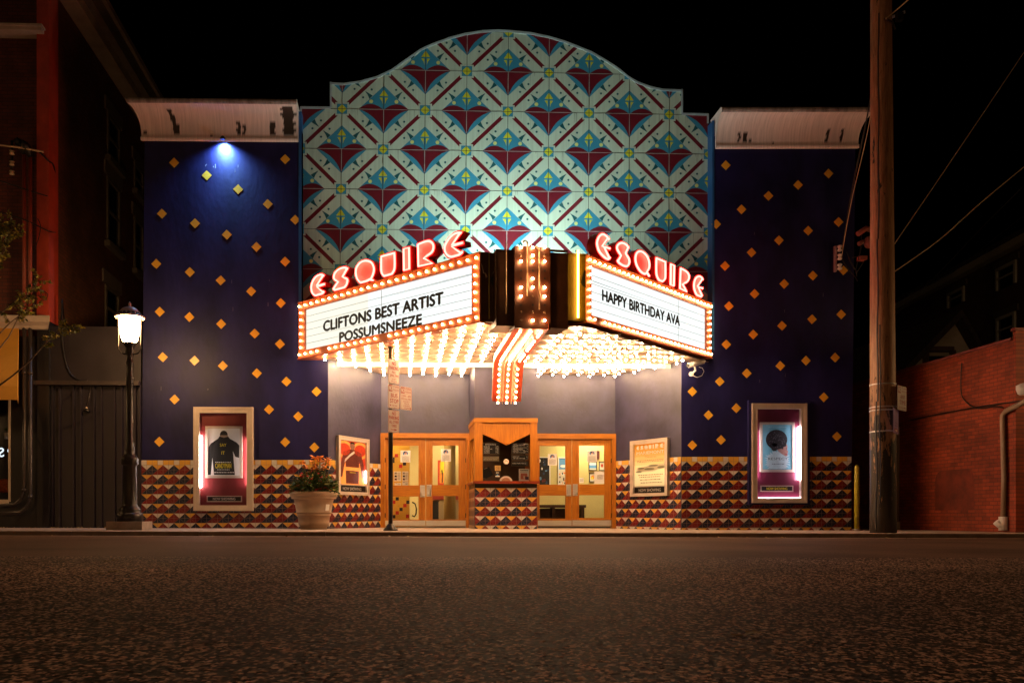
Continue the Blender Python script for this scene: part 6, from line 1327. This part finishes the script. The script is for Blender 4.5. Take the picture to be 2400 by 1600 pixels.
for (ya, yb_, xx, wd) in ((560, 940, -11, 1.0), (30, 560, -9, .8), (760, 1180, -5, .8), (940, 1240, -14, 1.0)):     # long drying cracks
    for s in range(10):
        y0 = ya + (yb_ - ya) * s / 10; y1 = ya + (yb_ - ya) * (s + 1) / 10; r0 = 27 * k; x_ = (xx + 1.2 * sin(y0 * .03)) * k; yy = PY_ - sqrt(max(0, (r0 + .004) ** 2 - x_ ** 2))
        p0, p1 = onY(2069 + x_ / k, y0, yy), onY(2069 + (xx + 1.2 * sin(y1 * .03)), y1, yy); mb.hexa([p0 + V((-.008 * wd, 0, 0)), p0 + V((.008 * wd, 0, 0)), p0 + V((.008 * wd, .03, 0)), p0 + V((-.008 * wd, .03, 0)), p1 + V((-.008 * wd, 0, 0)), p1 + V((.008 * wd, 0, 0)), p1 + V((.008 * wd, .03, 0)), p1 + V((-.008 * wd, .03, 0))], M_BLK)
build("cracks", mb, up, False)
for yy in (902, 955, 962.5, 1012):
    mb = MB(); c = onY(2069, yy, PY_); r = 27.8 * k; vs = []
    mb.lathe(c - V((0, 0, .012)), [(r, 0), (r + .006, 0), (r + .006, .026), (r, .026)], M_STEEL, 32); build("steel_band", mb, up)
SGA = Wall((onY(2101, 960, PY_ - .3).x, PY_ - .28), (cos(radians(38)), sin(radians(38))))
PSF = mat("pole_sign_face", (.42, .37, .36), .45, var=.1); PSI = mat("pole_sign_ink", (.25, .03, .05), .5)
o = road_sign([(2104.5, 899), (2124, 911), (2124, 967), (2101, 956)], "pale no stopping any time sign strapped to the pole", [("STOPPING", .41, .06, .95, .14, 0), ("PARKING", .41, .18, .93, .26, 0), ("ANY", .28, .36, .80, .53, .01), ("TIME", .22, .59, .86, .76, .01), (">", .62, .84, .9, .94, 0), ("TOW ZONE", .1, .86, .56, .92, 0)], True, up, SGA, PSF, PSI)
SGB = Wall((onY(2096, 960, PY_ - .3).x, PY_ - .30), (cos(radians(50)), sin(radians(50)))); PUR = mat("pole_sign_purple", (.22, .17, .42), .45, var=.3, vscale=6)
o = road_sign([(2093.6, 954.5), (2105.6, 962), (2105, 1016.8), (2092.5, 1014.5)], "narrow purple notice sign with small red emblem on the pole", [("TOW", .2, .55, .8, .62, 0), ("AWAY", .2, .66, .8, .73, 0)], False, up, SGB, PUR, mat("purple_ink", (.10, .06, .22), .5))
mb = MB(); s = USheet(SGB, *uzbox(SGB, [(2093.6, 954.5), (2105.6, 962), (2105, 1016.8), (2092.5, 1014.5)], 0), .009); s.rect(.15, .80, .85, .92, PSI, 1); s.poly([(.3, .86), (.7, .84), (.65, .9), (.35, .9)], P_WHITE, 2); build("emblem", s.mb, up, recalc=False)
mb = MB(); c = onY(2086, 46, PY_); mb.tube([c + V((0, 0, .03)), c + V((.25, -.1, .1))], .03, M_STEEL); mb.tube([onY(2074, 44, PY_ - .28), onY(2092, 52, PY_ - .2), onY(2098, 70, PY_ - .15)], .02, M_DKMET); mb.box(c.x - .02, c.x + .1, PY_ - .3, PY_ - .2, c.z - .18, c.z - .02, M_DKMET); build("line_clamp", mb, up)
# wires
cable([onY(2076, 44, PY_ - .3), onY(2100, 25, PY_ - .3), onY(2140, -10, PY_ - .5), onY(2220, -80, PY_ - .8)], .014, "wire leaving the clamp near the pole top", M_UNLIT)
cable([onY(2094, 575, PY_), onY(2200, 420, PY_ + .3), onY(2300, 272, PY_ + .5), onY(2410, 108, PY_ + .8)], .008, "steepest overhead wire rising from the pole towards the dark sky", M_UNLIT)
cable([onY(2094, 638, PY_), onY(2200, 563, PY_ + .5), onY(2300, 474, PY_ + .8), onY(2410, 383, PY_ + 1)], .011, "thick overhead wire below the steepest one", M_UNLIT)
cable([onY(2094, 742, 3), onY(2200, 640, 3), onY(2300, 535, 3), onY(2420, 415, 3)], .010, "thin dim overhead wire below the thick one", M_DKMET)
cable([onY(2130, 690, 6), onY(2230, 640, 6), onY(2330, 560, 6), onY(2420, 490, 6)], .012, "faint lowest wire in front of the far house roof", M_DKMET)
cable([onY(2044, 215, -2.9), onY(2027, 300, -2.0), onY(1996, 450, -1.0), onY(1978, 560, -.3), onY(1973, 585, -.2)], .016, "twisted service cable dropping from the pole to the insulators on the wing")
cable([onY(2044, 250, -2.8), onY(2029, 330, -2.0), onY(1994, 480, -1.0), onY(1972, 606, -.2)], .008, "thin service cable beside the twisted one", M_UNLIT)
c = FAC.P(1960, 606); ir = empty("insulator_rack", c, "pale rack with three white insulators on the edge of the far navy wing", "insulator rack"); mb = MB(); mb.pbox(FAC, 1957, 576, 1961.5, 636, 0, .07, mat("rack_metal", (.40, .28, .30), .5, metal=.2)); build("rail", mb, ir)
for yy in (582, 602, 625):
    mb = MB(); c = FAC.P(1968, yy, .08); mb.lathe(c, [(.03, -.075), (.055, -.06), (.055, -.03), (.028, 0), (.055, .03), (.055, .06), (.03, .075)], M_WHITE, 12); mb.tube([FAC.P(1961, yy + 7, .05), FAC.P(1967, yy + 2, .08)], .01, M_ALU, 6); build("insulator", mb, ir)
cable([FAC.P(1970, 600, .1), FAC.P(1985, 625, .12), FAC.P(2005, 650, .2), FAC.P(2010, 660, .5)], .012, "loop of dark wire hanging under the insulator rack")
lf_ = empty("line_fitting", onY(2030, 580, -1.0), "dark cluster of cable splices and brackets hanging between wing and pole", "cable fitting"); Y = -1.0
mb = MB(); mb.tube([onY(2010, 549, Y), onY(2030, 535, Y), onY(2046, 541, Y)], .06, mat("splice_rust", (.22, .07, .05), .5, var=.3)); mb.tube([onY(2012, 572, Y), onY(2024, 566, Y)], .05, MATS["splice_rust"]); build("splice_case", mb, lf_)
mb = MB(); mb.ball(onY(2036, 568, Y), .11, MATS["splice_rust"], 12, 8, (1, 1, 1.3)); mb.pbox(Wall((0, Y), (1, 0)), 2017, 599, 2033, 608, -.08, .08, MATS["splice_rust"]); build("bracket", mb, lf_)
mb = MB()
for q in (((2020, 545), (2016, 590), (2006, 630), (2008, 648)), ((2033, 600), (2015, 628), (2007, 640)), ((1985, 590), (1993, 612), (2004, 632)), ((2024, 562), (2014, 600), (1998, 604))): mb.tube([onY(x, y, Y) for x, y in q], .012, M_DKMET, 6)
build("wires", mb, lf_)

# ================================================================== right side: red wall, downspout, bollard, houses
RWX = CAM.x + 13.2; BRR = brickmat("red_wall_brick", (0.36, 0.058, 0.016), (0.22, 0.034, 0.010), (0.13, 0.030, 0.012), 'Y', 1.0, bump=.5)
class XWallL(Wall):
    def __init__(s, X): s.p = V((X, 0, 0)); s.d = V((0, -1, 0)); s.n = V((-1, 0, 0))
RX = XWallL(RWX); rz = (RX.uz(2360, 796)[1] + RX.uz(2010, 906)[1]) / 2; ust = RX.uz(2374, 800)[0]
rb = empty("red_wall_building", (RWX + 3, 4, gz(RWX)), "low red brick side building with a stepped parapet along the alley", "building")
mb = MB(); mb.box(RWX, RWX + 8, -ust, 22, -.4, rz, BRR); mb.box(RWX, RWX + 8, -2.55, -ust, -.4, rz + .19, BRR); build("wall", mb, rb)
mb = MB(); mb.box(RWX - .05, RWX + .3, -ust, 22, rz, rz + .06, mat("coping_red", (.18, .04, .03), .6, var=.2)); mb.box(RWX - .05, RWX + .3, -2.6, -ust, rz + .19, rz + .25, MATS["coping_red"]); build("coping", mb, rb)
mb = MB(); u0, zz = RX.uz(2192, 1105); u1, _ = RX.uz(2284, 1105); _, z2 = RX.uz(2240, 1195); mb.face([RX.pt(u, z, .003) for u, z in [(u0, z2), (u1, z2)] + [(u1 - .22 + .22 * cos(k * pi / 16), zz - .25 + .25 * sin(k * pi / 16)) for k in range(9)] + [(u0 + .22 - .22 * sin(k * pi / 16), zz - .25 + .25 * cos(k * pi / 16)) for k in range(9)]], mat("bricked_patch", (.15, .024, .009), .75, var=.45, vscale=3, bump=.3, bscale=30)); build("painted_patch", mb, rb)
ds = empty("downspout", RX.P(2350, 1236, .1), "bent beige downspout with white outlet on the red brick wall", "downspout"); M_DS = mat("downspout_beige", (.34, .25, .17), .5, var=.15)
mb = MB(); q = [RX.P(x, y, .07) for x, y in ((2420, 925), (2400, 942), (2372, 956), (2356, 964), (2350, 972), (2349.5, 985), (2353, 1120), (2351, 1212))]; mb.tube(q, .062, M_DS, 4); build("pipe", mb, ds)
mb = MB(); a = RX.P(2351, 1210, .07); mb.tube([a, RX.P(2351, 1242, .07)], .085, M_WHITE, 12); mb.tube([RX.P(2351, 1236, .07), RX.P(2334, 1222, .2)], .07, M_WHITE, 12); build("outlet", mb, ds)
mb = MB(); mb.tube([RX.P(2105, 1000, .06), RX.P(2103, 1225, .06)], .05, mat("downspout_dim", (.20, .13, .08), .5), 6); mb.tube([RX.P(2103, 1222, .06), RX.P(2103, 1242, .06)], .07, M_DS, 8); tag(build("downspout", mb, None, base=RX.P(2103, 1242, .06)), "dim straight downspout half hidden behind the utility pole", "downspout")
cable([RX.P(x, y, .04) for x, y in ((2130, 985), (2200, 970), (2300, 952), (2410, 937))], .016, "black cable stapled along the red brick wall")
cable([RX.P(x, y, .05) for x, y in ((2254, 850), (2252, 900), (2256, 930), (2275, 950), (2300, 957), (2330, 952), (2352, 955))], .014, "loose black cable looping down the red brick wall")
mb = MB(); p = RX.P(2398, 912, .15); mb.lathe(p - V((0, 0, .12)), [(.06, 0), (.10, .03), (.13, .12), (.13, .2), (.05, .24)], M_WHITE, 14); mb.tube([p + V((0, 0, .1)), p + V((.2, 0, .14))], .03, M_WHITE); tag(build("wall_fixture", mb, None, base=p), "small white wall fixture at the edge of the picture above the bent downspout", "lamp")
p = onY(2008, 1238, -.35); mb = MB(); mb.lathe((p.x, p.y, gz(p.x) - .05), [(.055, 0), (.055, 1.56), (.04, 1.60), (0, 1.62)], mat("bollard_yellow", (.42, .34, .02), .5, var=.25, vscale=5), 16); mb.lathe((p.x, p.y, gz(p.x)), [(.09, 0), (.09, .03), (.056, .04)], M_CONC, 14); tag(build("bollard", mb, None, base=(p.x, p.y, gz(p.x))), "slim yellow pipe bollard at the corner of the tiled wall", "bollard")
# gabled house behind the red wall
HY = 13.0; HW = Wall((0, HY), (1, 0)); H = lambda x, y, o=0: HW.P(x, y, o); M_SID = mat("siding", (.50, .44, .38), .7, var=.15, stretch=(1, 1, 30)); M_ROOF = mat("shingle", (.045, .03, .025), .9, var=.4, vscale=6, bump=.4)
gh = empty("gabled_house", H(2225, 1200), "dark gabled house with pale siding peering over the red wall", "house")
ap, el, er = H(2233.7, 752), H(2120, 892), H(2302, 846); el.z = er.z = (el.z + er.z) / 2
mb = MB(); zz = -.2; mb.prism([V((el.x, HY, zz)), V((er.x, HY, zz)), er, ap, el], V((0, 9, 0)), M_SID); build("wall", mb, gh)
mb = MB()
for e in (el, er):
    d = (e - ap).normalized(); n_ = V((0, -.55, 0)); a0, a1 = ap + V((0, 0, .02)), e + d * .5 + V((0, 0, .02)); mb.hexa([a0 + n_, a1 + n_, a1 + V((0, 9.4, 0)), a0 + V((0, 9.4, 0)), a0 + n_ + V((0, 0, .32)), a1 + n_ + V((0, 0, .32)), a1 + V((0, 9.4, .32)), a0 + V((0, 9.4, .32))], M_ROOF)
build("roof", mb, gh)
mb = MB(); mb.pbox(HW, 2165, 811, 2237, 822, 0, .35, mat("house_trim_brown", (.10, .06, .05), .7)); mb.pbox(HW, 2166, 822, 2178, 880, 0, .12, MATS["house_trim_brown"]); mb.pbox(HW, 2229, 820, 2241, 870, 0, .12, MATS["house_trim_brown"]); mb.pbox(HW, 2178, 831, 2229, 834, 0, .13, M_SID); w_ = build("window", mb, gh); mb = MB(); mb.pbox(HW, 2178, 834, 2229, 900, 0, .06, M_DGL); build("pane", mb, w_)
# larger dark house
t0 = 36.0; P1 = atdepth(2400, 569, t0); dirf = V((sin(radians(7.6)), cos(radians(7.6)), 0)); FH = Wall((P1.x, P1.y), (-dirf.x, -dirf.y)); FH.n = V((-dirf.y, dirf.x, 0)).normalized(); FH.n = FH.n if FH.n.x < 0 else -FH.n
far = empty("far_house", FH.pt(-4, 0), "tall unlit house with white framed windows behind the red wall", "house"); zr = P1.z; uF = FH.uz(2060, 752)[0]; M_FB = mat("far_brick", (.09, .045, .035), .9, var=.3)
fr = [FH.pt(uF, -.2), FH.pt(6, -.2), FH.pt(6, zr), FH.pt(uF, zr)]; mb = MB(); mb.prism(fr, -FH.n * 9, M_FB); build("wall", mb, far)
mb = MB(); mb.wbox(FH, uF - .3, 6, zr - .1, zr + .22, 0.002, .4, mat("gutter_pale", (.45, .42, .32), .6)); mb.wbox(FH, uF - .3, 6, zr + .22, zr + .5, -9, .3, M_ROOF); build("eave", mb, far)
for q in (((2337, 630), (2384, 609), (2384, 664), (2337, 681)), ((2222.8, 687), (2262, 672), (2262, 708), (2222.8, 721)), ((2338, 746), (2382, 729), (2382, 795), (2338, 808))):
    us = [FH.uz(*p)[0] for p in q]; zs_ = [FH.uz(*p)[1] for p in q]; u0, u1 = sorted(((us[0] + us[3]) / 2, (us[1] + us[2]) / 2)); z1, z0 = (zs_[0] + zs_[1]) / 2, (zs_[2] + zs_[3]) / 2; f = .13; mb = MB(); MW = mat("far_frame", (.50, .50, .45), .6)
    mb.wbox(FH, u0, u0 + f, z0, z1, .002, .1, MW); mb.wbox(FH, u1 - f, u1, z0, z1, .002, .1, MW); mb.wbox(FH, u0 + f, u1 - f, z1 - f, z1, .002, .1, MW); mb.wbox(FH, u0 + f, u1 - f, (z0 + z1) / 2 - .03, (z0 + z1) / 2 + .03, .002, .09, MW); mb.wbox(FH, u0 - .2, u1 + .2, z1, z1 + .28, .002, .08, mat("far_lintel", (.12, .10, .085), .7)); w_ = build("window", mb, far)
    mb = MB(); mb.wbox(FH, u0 + f, u1 - f, z0, z1 - f, .003, .02, M_DGL); build("pane", mb, w_)

# ================================================================== fallen leaves
M_DRY = mat("dry_leaf", (.30, .19, .06), .7, var=.3, vscale=40)
for k, (x, y, L, a, lab) in enumerate(((1739, 1488, .085, .1, "curled dry leaf lying on the near asphalt, biggest of the fallen leaves"), (1702, 1416, .06, 1.2, "small yellow leaf on the road beyond the biggest leaf"), (243, 1347, .12, .2, "pale leaf on the road in front of the street lamp"), (256, 1318, .10, .4, "leaf farther out on the road near the kerb by the street lamp"))):
    d = ray(x, y); t = (CAM.z + KH + .0036 * (CAM.x + 8.5)) / -d.z; p = CAM + d * t; p.z = gz(p.x) - KH + .004; mb = MB(); u = V((cos(a), sin(a), 0)); v = V((-sin(a), cos(a), 0))
    o_ = [(0, 0), (.25, .2), (.3, .42), (.5, .25), (.62, .4), (.72, .2), (1, .05), (.75, -.1), (.6, -.32), (.5, -.18), (.28, -.3), (.22, -.1)]
    mb.face([p + u * (s * L) + v * (w_ * L * .8) + V((0, 0, L * .28 * abs(w_) + L * .10 * s)) for s, w_ in o_], M_DRY); mb.tube([p, p - u * L * .45 + V((0, 0, .004))], .002, M_DRY, 4); tag(build("fallen_leaf", mb, None, base=p), lab, "leaf", "fallen leaves on the road")

mb = MB(); rl = random.Random(31)
for k in range(130):
    x = -13 + 4.6 * rl.random() ** .7 if k < 90 else rl.uniform(-9, 9); y = (rl.uniform(-.7, -.02) if k < 90 else SW_Y - rl.uniform(.02, .35)); z = gz(x) + (.002 if k < 90 else -KH + .006); L = rl.uniform(.03, .07); a = rl.uniform(0, 6.28)
    u = V((cos(a), sin(a), rl.uniform(0, .5))) * L; v = V((-sin(a), cos(a), rl.uniform(0, .6))) * L * .35; p = V((x, y, z)); mb.face([p, p + u * .5 + v, p + u, p + u * .5 - v], M_DRY)
o = build("leaf_litter", mb, None, False, False, base=(-10, 0, gz(-10))); tag(o, "scattered dry leaf litter along the foot of the walls and in the gutter", "leaves", None, "stuff")
